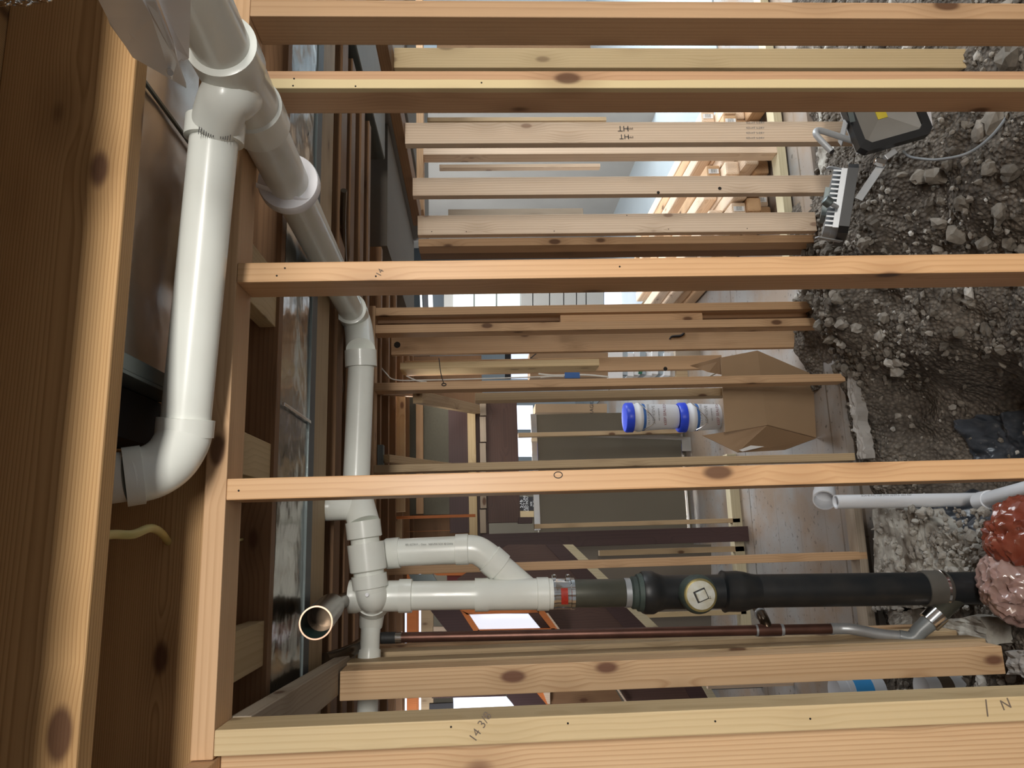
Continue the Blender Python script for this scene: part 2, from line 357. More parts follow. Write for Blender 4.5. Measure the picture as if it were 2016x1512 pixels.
M['rock'] = rock_material()
def floor_material(name, c1, c2, tile=.3, mortar=(.1, .09, .08), rough=.35):
    m, nt, bs = newmat(name); L = nt.links.new
    tc = N(nt, 'ShaderNodeTexCoord'); mp = N(nt, 'ShaderNodeMapping'); mp.inputs['Rotation'].default_value = (0, 0, .25); L(tc.outputs['Object'], mp.inputs[0])
    br = N(nt, 'ShaderNodeTexBrick'); br.offset = 0; br.inputs['Scale'].default_value = 1/tile; br.inputs['Brick Width'].default_value = 1; br.inputs['Row Height'].default_value = 1
    br.inputs['Mortar Size'].default_value = .006; br.inputs['Color1'].default_value = (*c1, 1); br.inputs['Color2'].default_value = (*tuple(v*.93 for v in c1), 1); br.inputs['Mortar'].default_value = (*mortar, 1)
    L(mp.outputs[0], br.inputs['Vector'])
    n = N(nt, 'ShaderNodeTexNoise'); n.inputs['Scale'].default_value = 1.6; n.inputs['Detail'].default_value = 6; n.inputs['Roughness'].default_value = .6; L(tc.outputs['Object'], n.inputs['Vector'])
    r = ramp(nt, [(.42, (0, 0, 0)), (.6, (.85, .85, .85))]); L(n.outputs[0], r.inputs[0])
    c = mixc(nt, br.outputs['Color'], c2, r.outputs[0])
    v = N(nt, 'ShaderNodeTexNoise'); v.inputs['Scale'].default_value = 38; v.inputs['Detail'].default_value = 4; L(tc.outputs['Object'], v.inputs['Vector'])
    r3 = ramp(nt, [(.64, (0, 0, 0)), (.7, (.7, .7, .7))]); L(v.outputs[0], r3.inputs[0])
    c = mixc(nt, c, (.035, .025, .018), r3.outputs[0])
    L(c, bs.inputs['Base Color']); bs.inputs['Roughness'].default_value = rough
    return m
M['tile'] = floor_material('worn_tile_floor', (.29, .28, .27), (.25, .17, .11), .3)
M['garage'] = plain('polished_concrete_floor', (.34, .38, .40), .22, noise_c=(.30, .34, .36), scale=1.5, amount=.8, stretch=(1, .35, 1))
# ------------------------------------------------------------------ ground, floors, shell
def struct(o): o['kind'] = 'structure'; return o
G0 = struct(box('floor', -6, 7, 3.46, 11.5, -.12, 0, M['tile'], bev=0))
struct(box('floor', 1.9, 9, 4.6, 13, .0, .012, M['garage'], bev=0)).name = 'floor_garage'
struct(box('floor', -6, -1.2, -4, 3.46, -.12, 0, M['concrete'], bev=0)).name = 'floor_left'
# terrain: control points (X, Y, z)
CP = [(1.8, 3.5, -.03), (1.2, 3.62, .02), (1.05, 3.45, .16), (1.0, 3.15, .24), (.85, 3.5, .03), (.72, 3.42, -.02), (.3, 3.42, -.05), (0, 3.42, -.1), (-.3, 3.46, -.06), (-1.2, 3.46, -.02),
      (1.4, 3.2, .16), (1.4, 3.5, .05), (1.9, 3.0, .04), (2.5, 3.4, 0), (2.3, 2.4, 0), (1.3, 2.8, .18), (1.25, 2.3, .06), (.8, 2.9, -.02), (.75, 2.4, -.10), (.45, 3.1, -.26), (.35, 2.75, -.40), (.1, 2.95, -.38), (.0, 3.2, -.22),
      (-.12, 3.1, -.02), (-.1, 2.8, .02), (-.25, 2.5, .04), (-.2, 2.25, .02), (-.5, 2.6, .05), (-.5, 3.1, 0), (-1.2, 2.5, .02), (.5, 2.0, -.2), (.2, 2.2, -.35), (1.3, 1.6, .04), (.4, 1.3, -.05), (-.5, 1.5, 0), (2.4, 1.2, .05), (-1.2, .4, 0), (1, .4, 0), (2.4, .4, 0), (.55, 3.42, -.04)]
def ground(x, y):
    s = 0; ws = 0
    for a, b, c in CP:
        d2 = (x-a)**2+(y-b)**2; wt = 1/(d2*d2+.0006); s += wt*c; ws += wt
    z = s/ws
    p = Vector((x, y, 0))
    z += .045*noise.noise(p*3.1)+.030*noise.noise(p*8)+.016*noise.noise(p*19)+.008*noise.noise(p*43)
    if y > 3.3: z -= 0
    return z
bm = bmesh.new(); nx, ny = 250, 210; vs = []
for j in range(ny+1):
    row = []
    for i in range(nx+1):
        x = -1.25+4.3*i/nx; y = .3+3.45*j/ny; z = ground(x, y)
        if y > 3.48: z = min(z, z if (.7 < x < 1.75) else -.14)
        row.append(bm.verts.new((x, y, z)))
    vs.append(row)
for j in range(ny):
    for i in range(nx): bm.faces.new((vs[j][i], vs[j][i+1], vs[j+1][i+1], vs[j+1][i]))
t = struct(obj('floor_dirt', bm, M['dirt'], None, True, Vector((0, 2, 0)))); t.name = 'floor_excavated'
ICO = {}
for lv_ in (1, 2):
    tmp = bmesh.new(); bmesh.ops.create_icosphere(tmp, subdivisions=lv_, radius=1); tmp.verts.index_update()
    ICO[lv_] = ([v.co.normalized() for v in tmp.verts], [[v.index for v in f.verts] for f in tmp.faces]); tmp.free()
def rock_bm(bm, c, s, seed):
    rr = random.Random(seed); vv, ff = ICO[1 if s < .02 else 2]
    rot = Matrix.Rotation(rr.random()*6.28, 3, 'X') @ Matrix.Rotation(rr.random()*6.28, 3, 'Z'); sc3 = (s*rr.uniform(.7, 1.3), s*rr.uniform(.6, 1.1), s*rr.uniform(.45, .9)); off = Vector((rr.random()*50,)*3)
    nv = []
    for n_ in vv:
        k = 1+.55*noise.noise(n_*1.3+off)+.25*noise.noise(n_*2.9+off)
        nv.append(bm.verts.new(rot @ (Vector((n_.x*sc3[0], n_.y*sc3[1], n_.z*sc3[2]))*k)+Vector(c)))
    for f in ff: bm.faces.new([nv[q] for q in f])
rr = random.Random(3); bm = bmesh.new()
for i in range(9000):
    x = rr.uniform(-.75, 2.5); y = rr.uniform(1.9, 3.75)
    if not (.72 < x < 1.7) and y > 3.44: continue
    inp = (-.05 < x < .6 and 2.3 < y < 3.2)
    if inp and rr.random() < .8: continue
    if x < 1.0 and y > 3.48: continue
    edge = (abs(x-1.0) < .35 and y > 2.95)
    s = .0045*math.exp(rr.gauss(.42 if not edge else .8, .55)); s = min(s, .028)
    rock_bm(bm, (x, y, ground(x, y)+s*.25), s, i)
tag(obj('gravel', bm, M['rock'], None, False), 'loose grey gravel scattered over the dug-up dirt', 'gravel', kind='stuff')
big = [(1625, 655, .035), (1640, 690, .03), (1660, 640, .045), (1700, 690, .03), (1620, 620, .03), (1650, 590, .035), (1690, 600, .03), (1745, 625, .05), (1810, 760, .035), (1830, 745, .025), (1890, 655, .03), (1925, 660, .022), (1920, 700, .022), (1740, 575, .03), (1935, 640, .02), (1680, 800, .025), (1700, 870, .04), (1720, 540, .03),
       (1790, 350, .05), (1850, 345, .06), (1880, 300, .05), (1930, 260, .05), (1960, 230, .06), (1900, 400, .045), (1950, 330, .05), (1990, 340, .04), (1850, 440, .04), (1760, 430, .05), (1720, 440, .035), (1890, 460, .05), (1970, 420, .05), (1990, 480, .04), (1830, 400, .03), (1700, 480, .04), (1640, 470, .045), (1620, 440, .04), (1625, 495, .04), (1790, 480, .035), (1940, 480, .04), (1860, 500, .03), (1975, 160, .05), (1990, 120, .06), (1940, 40, .05), (1980, 20, .05),
       (1800, 540, .03), (1860, 580, .03), (1985, 560, .025), (1960, 610, .025), (1970, 730, .03), (1900, 760, .02), (1780, 700, .02), (1730, 720, .03), (1770, 820, .03),
       (1770, 1030, .035), (1790, 1060, .03), (1760, 1090, .04), (1810, 1100, .03), (1740, 1120, .03), (1830, 1070, .03), (1940, 1225, .03), (1960, 1250, .03), (1990, 1262, .03), (1905, 1340, .025), (1930, 1350, .03), (1960, 1345, .025), (1995, 1335, .03), (1985, 1215, .03), (1925, 1200, .02)]
for i, (x, y, s) in enumerate(big):
    p = at(x, y, 'Z', 0)
    for _ in range(6): p = at(x, y, 'Z', ground(p.x, p.y))
    bm = bmesh.new(); rock_bm(bm, p+Vector((0, 0, s*.1)), s*.72, 900+i)
    far = 'under the work lights' if (y < 510) else ('below the second drain riser by the dark stack' if y > 1000 else 'on the dirt bank behind the bare studs')
    tag(obj('rock', bm, M['rock'], None, False), 'fist-sized broken rock lying '+far, 'rock', 'broken rocks '+far)
# slab rim and broken concrete
def chunk(name, pix, z, th, m, label, cat='concrete', seed=1):
    bm = bmesh.new(); pts = [at(x, y, 'Z', z) for x, y in pix]; ngon_prism(bm, pts, (0, 0, -th))
    bmesh.ops.triangulate(bm, faces=bm.faces); bmesh.ops.subdivide_edges(bm, edges=bm.edges, cuts=9, use_grid_fill=True)
    for v in bm.verts:
        v.co += Vector((noise.noise(v.co*14+Vector((seed,)*3)), noise.noise(v.co*14+Vector((seed+5,)*3)), .4*noise.noise(v.co*9)))*.014+Vector((0, 0, .016*abs(noise.noise(v.co*30))+.012*noise.noise(v.co*55)))
    return tag(obj(name, bm, m, None, False), label, cat)
chunk('concrete_slab_edge', [(1612, 235), (1612, 300), (1625, 420), (1672, 400), (1680, 300), (1672, 215), (1665, 90), (1600, 90)], .02, .1, M['concrete2'], 'pale speckled broken slab edge beside the yellow bottom plate')
chunk('concrete_slab_edge', [(1668, 735), (1676, 820), (1692, 905), (1706, 905), (1690, 830), (1680, 740)], .0, .05, M['concrete'], 'thin cracked concrete rim standing along the dirt trench')
chunk('concrete_rubble', [(1722, 1000), (1722, 1200), (1820, 1195), (1940, 1180), (1950, 1060), (1850, 1050), (1800, 1005)], .06, .12, M['concrete2'], 'white-crusted broken concrete around the dark drain stack', seed=7)
chunk('concrete_block', [(1838, 1218), (1845, 1262), (1945, 1266), (1935, 1212)], .12, .14, M['concrete2'], 'squarish stained concrete block below the grey elbow', seed=3)
chunk('concrete_rubble', [(1745, 1205), (1760, 1240), (1800, 1235), (1795, 1200)], .05, .1, M['concrete2'], 'small chalky concrete lump between stud base and coupling', seed=9)
chunk('concrete_block', [(1978, 1284), (1985, 1330), (2040, 1338), (2040, 1280)], .17, .16, M['concrete'], 'grey concrete curb under the knotty wide stud', seed=4)
rr = random.Random(21); bm = bmesh.new()
for i in range(420):
    p = at(rr.uniform(1722, 1945), rr.uniform(1000, 1200), 'Z', .06); s_ = rr.choice((.005, .008, .012, .018))*rr.uniform(.7, 1.3)
    rock_bm(bm, (p.x, p.y, .066), s_, 5000+i)
M['crumb'] = plain('pale_concrete_crumbs', (.42, .40, .36), .9, noise_c=(.15, .125, .1), scale=12, bump=.6, amount=1.0)
tag(obj('concrete_crumbs', bm, M['crumb'], None, False), 'pale crushed concrete crumbs lying on the white-crusted concrete', 'rubble', kind='stuff')
# shell
struct(box('ceiling', -3.5, 1.95, -2.2, 5.7, 2.44, 2.46, M['beam'], bev=0))
struct(box('ceiling', -6.5, 9, 5.7, 13, 3.6, 3.62, M['gypsum2'], bev=0)).name = 'ceiling_far'
struct(box('ceiling', 1.95, 9, -1, 5.7, 3.6, 3.62, M['gypsum2'], bev=0)).name = 'ceiling_right'
struct(box('wall_back', -6.5, 9, 12.9, 13, 0, 3.6, M['wallcool'], bev=0))
struct(box('wall_right', 8.9, 9, -1, 13, 0, 3.6, M['wallcool'], bev=0))
struct(box('wall_left', -6.5, -6.4, -4, 13, 0, 3.6, M['gypsum'], bev=0))
struct(box('wall_back', -6.4, .55, 7.6, 7.7, 0, 3.6, M['olive'], bev=0)).name = 'wall_middle'

# ------------------------------------------------------------------ foreground stud wall
def stud(x0, x1, Y, z0, z1, m, label, depth=.089, group=None, name='wall_stud'):
    return box(name, x0, x1, Y, Y+depth, z0, z1, m, label, 'stud', group=group)
ZP = 2.217
s1 = stud(1.036, 1.074, 1.31, .04, ZP, M['fir2'], 'brown-faced fir stud crossing at the very top edge of the photo')
s3 = stud(.875, .913, 1.31, .04, ZP, M['firsap'], 'fir stud with pale yellow edge stripe, below the white wye fitting')
s4 = stud(.476, .514, 1.31, .04, ZP, M['fir'], 'bright orange fir stud crossing in front of the long drain pipe')
X5 = at(1100, 967, 'Y', 1.31).x; X5b = at(1100, 925.5, 'Y', 1.31).x
s5 = stud(X5, X5b, 1.31, .04, ZP, M['fir'], 'glossy orange fir stud with a ringed knot, just above the wye stack')
X6 = at(1100, 1409, 'Y', 1.31).x
s6 = stud(X6-.04, X6, 1.31, .04, ZP, M['yellow'], 'yellow stud with handwritten pencil numbers near the bottom of the photo')
s6b = stud(X6-.205, X6-.0395, 1.335, .04, ZP-.004, M['plank'], 'wide knotty pine post along the bottom edge of the photo', .038)
box('top_plate', X6-.045, 2.2, 1.31, 1.399, ZP+.0005, 2.2545, M['fir2'], 'orange-brown top plate carrying the nearest row of studs', 'plate')
box('bottom_plate', X6-.045, 2.2, 1.31, 1.399, 0, .0395, M['mid'], 'bottom plate under the nearest row of studs', 'plate')
box('top_plate', X6-.205, X6-.047, 1.25, 1.38, ZP-.003, 2.2545, M['fir2'], 'short plate offcut above the wide knotty post', 'plate')
box('floor_joist', -1.6, 2.6, .955, .992, 2.2555, 2.4395, M['beam'], 'big knotted joist nearest the camera with faded printed marks', 'joist', bev=.003)
for k, Y in enumerate((.55, .15, -.25)):
    box('floor_joist', -1.6, 2.6, Y, Y+.038, 2.2555, 2.4395, M['beam'], 'overhead joist behind the nearest big knotted joist', 'joist', group='overhead joists above the camera')
xr = at(323, 884, 'Y', 1.345).x
box('rim_joist', -1.6, xr, 1.345, 1.383, 2.256, 2.4395, M['beam'], 'dark grained joist behind the white elbow with yellow cable', 'joist')
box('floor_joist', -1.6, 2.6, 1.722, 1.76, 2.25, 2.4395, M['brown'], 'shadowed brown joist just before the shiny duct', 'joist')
def blk(pa, pb, lab):
    xa = at(*pa, 'Z', 2.257).x; xb = at(*pb, 'Z', 2.257).x
    box('blocking', xa, xb, 1.401, 1.721, 2.257, 2.295, M['yellow'], lab, 'blocking')
blk((490, 468), (490, 590), 'pale blocking between joists behind the bright orange stud')
blk((481, 850), (476, 933), 'pale blocking between joists just above the ringed-knot stud')
blk((457, 1246), (451, 1350), 'pale blocking between joists near the open copper pipe')
# sheet-metal ducts
x0 = at(257, 703, 'Z', 2.318).x
duct = thing('sheet_metal_duct', 'shiny galvanised sheet duct beside the big knotted joist', 'duct', (x0, 1.1, 2.335))
bm = bmesh.new(); nx_, ny_ = 60, 14; g = []
for j in range(ny_+1):
    row = []
    for i in range(nx_+1):
        X = x0+(2.4-x0)*i/nx_; Y = .994+.348*j/ny_
        row.append(bm.verts.new((X, Y, 2.322+.003*noise.noise(Vector((X*5, Y*9, 3)))+.002*noise.noise(Vector((X*13, Y*15, 9))))))
    g.append(row)
for j in range(ny_):
    for i in range(nx_): bm.faces.new((g[j][i], g[j][i+1], g[j+1][i+1], g[j+1][i]))
bmesh.ops.solidify(bm, geom=bm.faces[:], thickness=-.0012)
M['galv2'] = plain('galvanised_sheet_worn', (.92, .90, .87), .30, 1.0, noise_c=(.78, .76, .74), scale=6, bump=.5, bscale=5, bdist=.02)
obj('sheet', bm, M['galv2'], duct, True)
xs = at(300, 190, 'Z', 2.318).x
box('seam', xs, xs+.006, .995, 1.342, 2.312, 2.318, M['galvd'], parent=duct, bev=.001)
box('end_flange', x0-.028, x0-.002, .996, 1.342, 2.308, 2.322, M['galvd'], parent=duct, bev=.002)
box('end_lip', x0-.034, x0-.028, .996, 1.342, 2.308, 2.39, M['galvd'], parent=duct, bev=.001)
box('opening_shade', xr+.002, x0-.036, .996, 1.343, 2.352, 2.436, M['shade_and_knot'], parent=duct, bev=.001)  # solid black box stands in for the shade up inside the joist bay
duct2 = thing('sheet_metal_duct', 'long mirror-like duct above the copper pipe end', 'duct', (0, 1.9, 2.25))
bm = bmesh.new(); g = []; nx_, ny_ = 110, 14
for j in range(ny_+1):
    row = []
    for i in range(nx_+1):
        X = -1.1+3.1*i/nx_; Y = 1.765+.29*j/ny_
        row.append(bm.verts.new((X, Y, 2.252+.003*noise.noise(Vector((X*4, Y*7, 13)))+.0012*noise.noise(Vector((X*15, Y*12, 9))))))
    g.append(row)
for j in range(ny_):
    for i in range(nx_): bm.faces.new((g[j][i], g[j][i+1], g[j+1][i+1], g[j+1][i]))
bmesh.ops.solidify(bm, geom=bm.faces[:], thickness=-.0012)
obj('sheet', bm, M['galv'], duct2, True)
xs = at(545, 790, 'Z', 2.25).x
box('seam', xs-.004, xs+.004, 1.766, 2.05, 2.241, 2.247, M['steel'], parent=duct2, bev=.001)
box('edge_angle', -1.1, 2.0, 2.058, 2.118, 2.246, 2.254, M['bluegrey'], parent=duct2, bev=.001)
box('side', -1.1, 2.0, 2.052, 2.058, 2.246, 2.39, M['galvd'], parent=duct2, bev=.001)
# joists further back
JL = ['tan ceiling joist directly behind the mirror-like duct', 'second ceiling joist behind the mirror-like duct', 'third ceiling joist behind the mirror-like duct', 'fourth ceiling joist behind the duct, over the vertical drain', 'ceiling joist just before the middle stud wall']
for lab, (ya, yb, mm) in zip(JL, ((2.14, 2.345, 'mid'), (2.49, 2.60, 'brown'), (2.70, 2.79, 'brown'), (2.94, 3.03, 'brown'), (3.16, 3.22, 'brown'))):  # dimness of the farther joists is put into the brown wood tone
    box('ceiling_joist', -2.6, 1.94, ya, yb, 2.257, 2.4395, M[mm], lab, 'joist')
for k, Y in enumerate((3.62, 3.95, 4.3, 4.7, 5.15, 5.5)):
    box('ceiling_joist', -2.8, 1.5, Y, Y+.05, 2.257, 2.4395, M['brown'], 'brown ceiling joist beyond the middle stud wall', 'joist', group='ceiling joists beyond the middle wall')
# hardware on the big joist side: yellow cable
c0 = pz(225, 1052, 1.02); c1 = pz(262, 1052, 1.06); c2 = pz(296, 1040, 1.12); c3 = pz(318, 1050, 1.22); c4 = pz(337, 1076, 1.33)
bm = bmesh.new(); sweep(bm, smooth_path([at(205, 1054, 'Y', .99), c0, c1, c2, c3, c4]), .0065, 12)
tag(obj('electrical_cable', bm, M['cable'], None, True), 'yellow cable curling out of the joist by the white elbow', 'cable')
bm = bmesh.new(); sweep(bm, smooth_path([at(462, 1070, 'Y', 1.5), at(470, 1064, 'Y', 1.6), at(477, 1062, 'Y', 1.721)]), .003, 8)
tag(obj('electrical_cable', bm, M['cable'], None, True), 'short cable end at the hole in the shadowed joist', 'cable')

# ------------------------------------------------------------------ white drain pipes
A1 = pz(588, 400, 1.72); A2 = pz(686, 600, 2.545); DV = (A2-A1)/(A2-A1).y
def P1(Y): return A1+DV*(Y-A1.y)
RP = .0445
md = thing('drain_pipe', 'long white drain pipe running away from the camera through the studs', 'pipe', P1(1.2))
pipe('pipe', P1(.2), P1(1.06), RP, M['pvc'], md)
pipe('pipe', P1(1.25), P1(2.56), RP, M['pvc'], md)
bm = bmesh.new(); yy = [1.025, 1.028, 1.085, 1.095, 1.19, 1.195, 1.2, 1.268, 1.272]; rr_ = [.0455, .0545, .0545, .050, .050, .0495, .0545, .0545, .0455]
prof = [((y-1.0)/.3, r) for y, r in zip(yy, rr_)]
lathe(bm, P1(1.0), P1(1.3), prof); fit = obj('wye_fitting', bm, M['pvc'], md, True)
# elbow from the wye down to the branch
e0 = P1(1.15); e1 = pz(462, 190, 1.22); e2 = pz(436, 205, 1.20); e3 = pz(426, 245, 1.235)
bm = bmesh.new(); sweep(bm, smooth_path([e0, e1, pz(444, 192, 1.20), e3]), .0405, 36); obj('elbow', bm, M['pvc'], fit, True)
# pipe through to the second elbow
pe = P1(2.56); h3 = pz(710, 693, 2.56); p3a = pz(711, 722, 2.555); p3b = pz(704, 925, 2.49); p3c = pz(700, 985, 2.44)
bm = bmesh.new(); lathe(bm, P1(2.50), P1(2.58), [(0, .046), (.02, .0555), (1, .0555)], 40); obj('hub', bm, M['pvc'], md, True)
ps = [P1(2.55)]+bez(P1(2.58), P1(2.66)+Vector((.0, .0, -.012)), pz(710, 690, 2.56), 12)
bm = bmesh.new(); sweep(bm, ps, .0505, 40); obj('elbow', bm, M['pvc'], md, True)
bm = bmesh.new(); lathe(bm, pz(710, 690, 2.56), p3a, [(0, .0545), (1, .0545), (1, .045)], 40); obj('hub', bm, M['pvc'], md, True)
pipe('pipe', p3a, p3c, RP, M['pvc'], md)
# vertical branch fittings down to the stack
md2 = thing('drain_fittings', 'stacked white wye and elbow fittings leaning onto the vertical drain', 'fitting', pz(720, 1090, 2.35))
q = [pz(702, 975, 2.42), pz(708, 1000, 2.36), pz(716, 1030, 2.33), pz(719, 1055, 2.33), pz(725, 1105, 2.34), pz(730, 1150, 2.35), pz(733, 1185, 2.37)]
bm = bmesh.new(); sweep(bm, smooth_path(q[:3]), [.050]*17, 40); obj('wye_fitting', bm, M['pvc'], md2, True)
bm = bmesh.new(); sweep(bm, smooth_path([pz(600, 1000, 2.30), pz(640, 999, 2.32), pz(700, 1001, 2.36), pz(712, 1030, 2.34)]), [.036 if i < 8 else .042 for i in range(25)], 36); obj('side_inlet', bm, M['pvc'], md2, True)
bm = bmesh.new(); lathe(bm, pz(617, 999, 2.31), pz(634, 999, 2.32), [(0, .037), (.05, .043), (1, .043)], 36); obj('hub', bm, M['pvc'], md2, True)
def pl(a, b, t): return a+(b-a)*t
ax0, ax1 = pz(713, 1015, 2.32), pz(731, 1172, 2.28)
def seg(y): return pl(ax0, ax1, (y-1015)/157.)
def hubseg(nm, ya, yb, r, m='pvc'):
    bm = bmesh.new(); lathe(bm, seg(ya), seg(yb), [(0, r-.007), (.0, r), (.04, r), (.96, r), (1, r-.004)], 44); obj(nm, bm, M[m], md2, True)
hubseg('hub', 1026, 1060, .0545); hubseg('pipe', 1056, 1080, .0445); hubseg('coupling', 1070, 1125, .0565); hubseg('pipe', 1120, 1136, .047); hubseg('hub', 1132, 1158, .0545)
bm = bmesh.new(); sweep(bm, smooth_path([seg(1150), seg(1164), pz(733, 1176, 2.29), pz(734, 1184, 2.36)], 6), .0475, 40); obj('street_elbow', bm, M['pvc'], md2, True)
bm = bmesh.new(); lathe(bm, pz(733, 1179, 2.315), pz(734.5, 1188, 2.375), [(0, .0475), (0, .0525), (.1, .0535), (1, .0535)], 44); obj('outlet_collar', bm, M['pvc'], md2, True)
bm = bmesh.new(); lathe(bm, pz(722.5, 1171, 2.225), pz(722, 1171, 2.245), [(0, .0055), (1, .0055)], 16); obj('cap_stud', bm, M['plastic'], md2, True)
# branch pipe near the camera
br = thing('drain_branch_pipe', 'thick white branch pipe with two elbows nearest the camera', 'pipe', pz(395, 600, 1.24))
b0 = pz(424.5, 245, 1.25); b1 = pz(366, 828, 1.22)
def B(y): return b0+(b1-b0)*((y-245)/583.)
pipe('pipe', B(262), B(850), .0392, M['pvc'], br)
bm = bmesh.new(); lathe(bm, B(238), B(279), [(0, .041), (.0, .0482), (.97, .0482), (1, .0395)], 44); hb = obj('hub', bm, M['pvc'], br, True)
bm = bmesh.new(); lathe(bm, B(824), B(858), [(0, .0395), (.03, .0455), (1, .0455), (1, .042)], 44); obj('hub', bm, M['pvc'], br, True)
bm = bmesh.new(); sweep(bm, smooth_path([B(850), pz(357, 872, 1.21), pz(335, 905, 1.19), pz(300, 928, 1.17), pz(256, 938, 1.15)], 8), .0432, 44); obj('elbow', bm, M['pvc'], br, True)
bm = bmesh.new(); lathe(bm, pz(283, 934, 1.163), pz(245, 939.5, 1.15), [(0, .041), (.05, .0465), (1, .0465), (1, .04)], 44); obj('hub', bm, M['pvc'], br, True)
pipe('pipe', pz(250, 938, 1.15), pz(150, 950, 1.13), .0392, M['pvc'], br)
nrm = (Vector(CAM)-B(262)).normalized(); axb = (B(800)-B(300)).normalized()
text_mesh('barcode', '|||||  |||||||', .014, B(262)+nrm*.0492, axb.cross(nrm)*-1 if (axb.cross(nrm)).x < 0 else axb.cross(nrm), axb*-1, M['ink'], hb, .0012)
# hanger ring
hg = thing('pipe_hanger', 'white plastic hanger ring and strap around the long drain pipe', 'hanger', P1(1.56))
yc = 1.50
bm = bmesh.new(); lathe(bm, P1(yc), P1(yc+.028), [(0, .0452), (0, .064), (.25, .066), (1, .066), (1, .0452)], 48); obj('ring', bm, M['plastic'], hg, True)
hp = P1(yc+.014)
r0 = hp+Vector((-.045, 0, -.045)); r1 = at(500, 375, 'Y', 1.50)
bm = bmesh.new(); sweep(bm, smooth_path([hp+Vector((.0, 0, -.064)), r0+Vector((.004, 0, .0)), pl(r0, r1, .5), r1]), .0035, 8)
for v in bm.verts: v.co.y = yc+.014+(v.co.y-(yc+.014))*3.6
obj('strap', bm, M['plastic'], hg, True)

# ------------------------------------------------------------------ vertical stack (down is image right)
ZC = 2.38
def stk(x): 
    y = 1174.5-(x-690)*.0138
    return at(x, y, 'Y', 2.425)
def vl(nm, prof, m, parent, n=44):
    """prof: [(photo column, radius in pixels)] on the plumb axis of the stack"""
    a, b = stk(prof[0][0]), stk(prof[-1][0]); L = prof[-1][0]-prof[0][0]
    bm = bmesh.new(); lathe(bm, a, b, [((x-prof[0][0])/L, r*ZC/F) for x, r in prof], n); return obj(nm, bm, M[m], parent, True)
st = thing('drain_stack', 'white vertical drain stack with tee and offset wye loop', 'pipe', stk(890))
vl('tee_fitting', [(687, 26), (688, 31), (703, 31), (708, 29), (786, 29), (787, 30.5)], 'pvc', st)
vl('hub', [(786, 27), (786, 31.5), (811, 31.5), (812, 28)], 'pvc', st)
pv = vl('pipe', [(808, 27.2), (940, 27.2)], 'pvc', st)
vl('wye_fitting', [(935, 28), (935, 31.5), (960, 31.5), (963, 29.5), (1056, 29.5), (1057, 31.5), (1079, 31.5), (1081, 29.5), (1088, 29.5), (1089, 27)], 'pvc', st)
# lower outlet of the tee
tl = [pz(729, 1190, ZC), pz(731, 1215, ZC), pz(729.5, 1236, ZC)]
bm = bmesh.new(); sweep(bm, smooth_path([pz(733, 1180, ZC), pz(732, 1205, ZC), pz(730, 1234, ZC)]), [.046-.0006*i for i in range(17)], 36); obj('tee_outlet', bm, M['pvc'], st, True)
pipe('branch_pipe', pz(730, 1228, ZC), pz(726, 1318, 2.3), .031, M['pvc'], st)
bm = bmesh.new(); lathe(bm, pz(727.3, 1280, 2.33), pz(726.5, 1306, 2.31), [(0, .031), (.02, .0355), (.8, .0355), (1, .031)], 36); hb2 = obj('hub', bm, M['pvc'], st, True)
pipe('branch_pipe', pz(726, 1312, 2.31), pz(721, 1470, 2.15), .031, M['pvc'], st)
# offset loop
lp = thing('drain_loop', 'white bypass pipe with hubs angling down into the stack wye', 'pipe', pz(850, 1085, ZC))
bm = bmesh.new(); lathe(bm, pz(752, 1091, ZC), pz(787, 1088, ZC), [(0, .040), (.3, .049), (1, .049), (1, .045)], 40); obj('hub', bm, M['pvc'], lp, True)
lpp = pipe('pipe', pz(780, 1088, ZC), pz(905, 1082, ZC), .0437, M['pvc'], lp)
bm = bmesh.new(); lathe(bm, pz(897, 1082, ZC), pz(923, 1081, ZC), [(0, .045), (.02, .049), (.95, .049), (1, .046)], 40); obj('hub', bm, M['pvc'], lp, True)
bm = bmesh.new(); sweep(bm, smooth_path([pz(918, 1081, ZC), pz(938, 1083, ZC), pz(957, 1094, ZC), pz(972, 1107, ZC)]), .0455, 40); obj('elbow', bm, M['pvc'], lp, True)
bm = bmesh.new(); lathe(bm, pz(963, 1099, ZC), pz(985, 1118, ZC), [(0, .046), (.02, .0495), (.97, .0495), (1, .045)], 40); obj('hub', bm, M['pvc'], lp, True)
pipe('wye_arm', pz(980, 1114, ZC), pz(1040, 1166, ZC), .0445, M['pvc'], lp)
# printed text on the pipes
def print_on(nm, body, size, x, y, zc, dx, parent, mat='greyprint', up=-1):
    p = pz(x, y, zc); q2 = pz(x+dx, y-.4, zc); d = (q2-p).normalized(); n_ = (Vector(CAM)-p).normalized()
    return text_mesh(nm, body, size, p, d, n_.cross(d), M[mat], parent, .001)
print_on('printed_text', 'CP-119-FPC-DWV/CP-119-FPC-DWV MADE', .0095, 876, 1176, ZC-.0475, 20, pv)
print_on('printed_text', '80) ASTM P ... Cmm   NSF-PW SCH 40 DWV', .008, 845, 1071.5, ZC-.0455, 20, lpp)
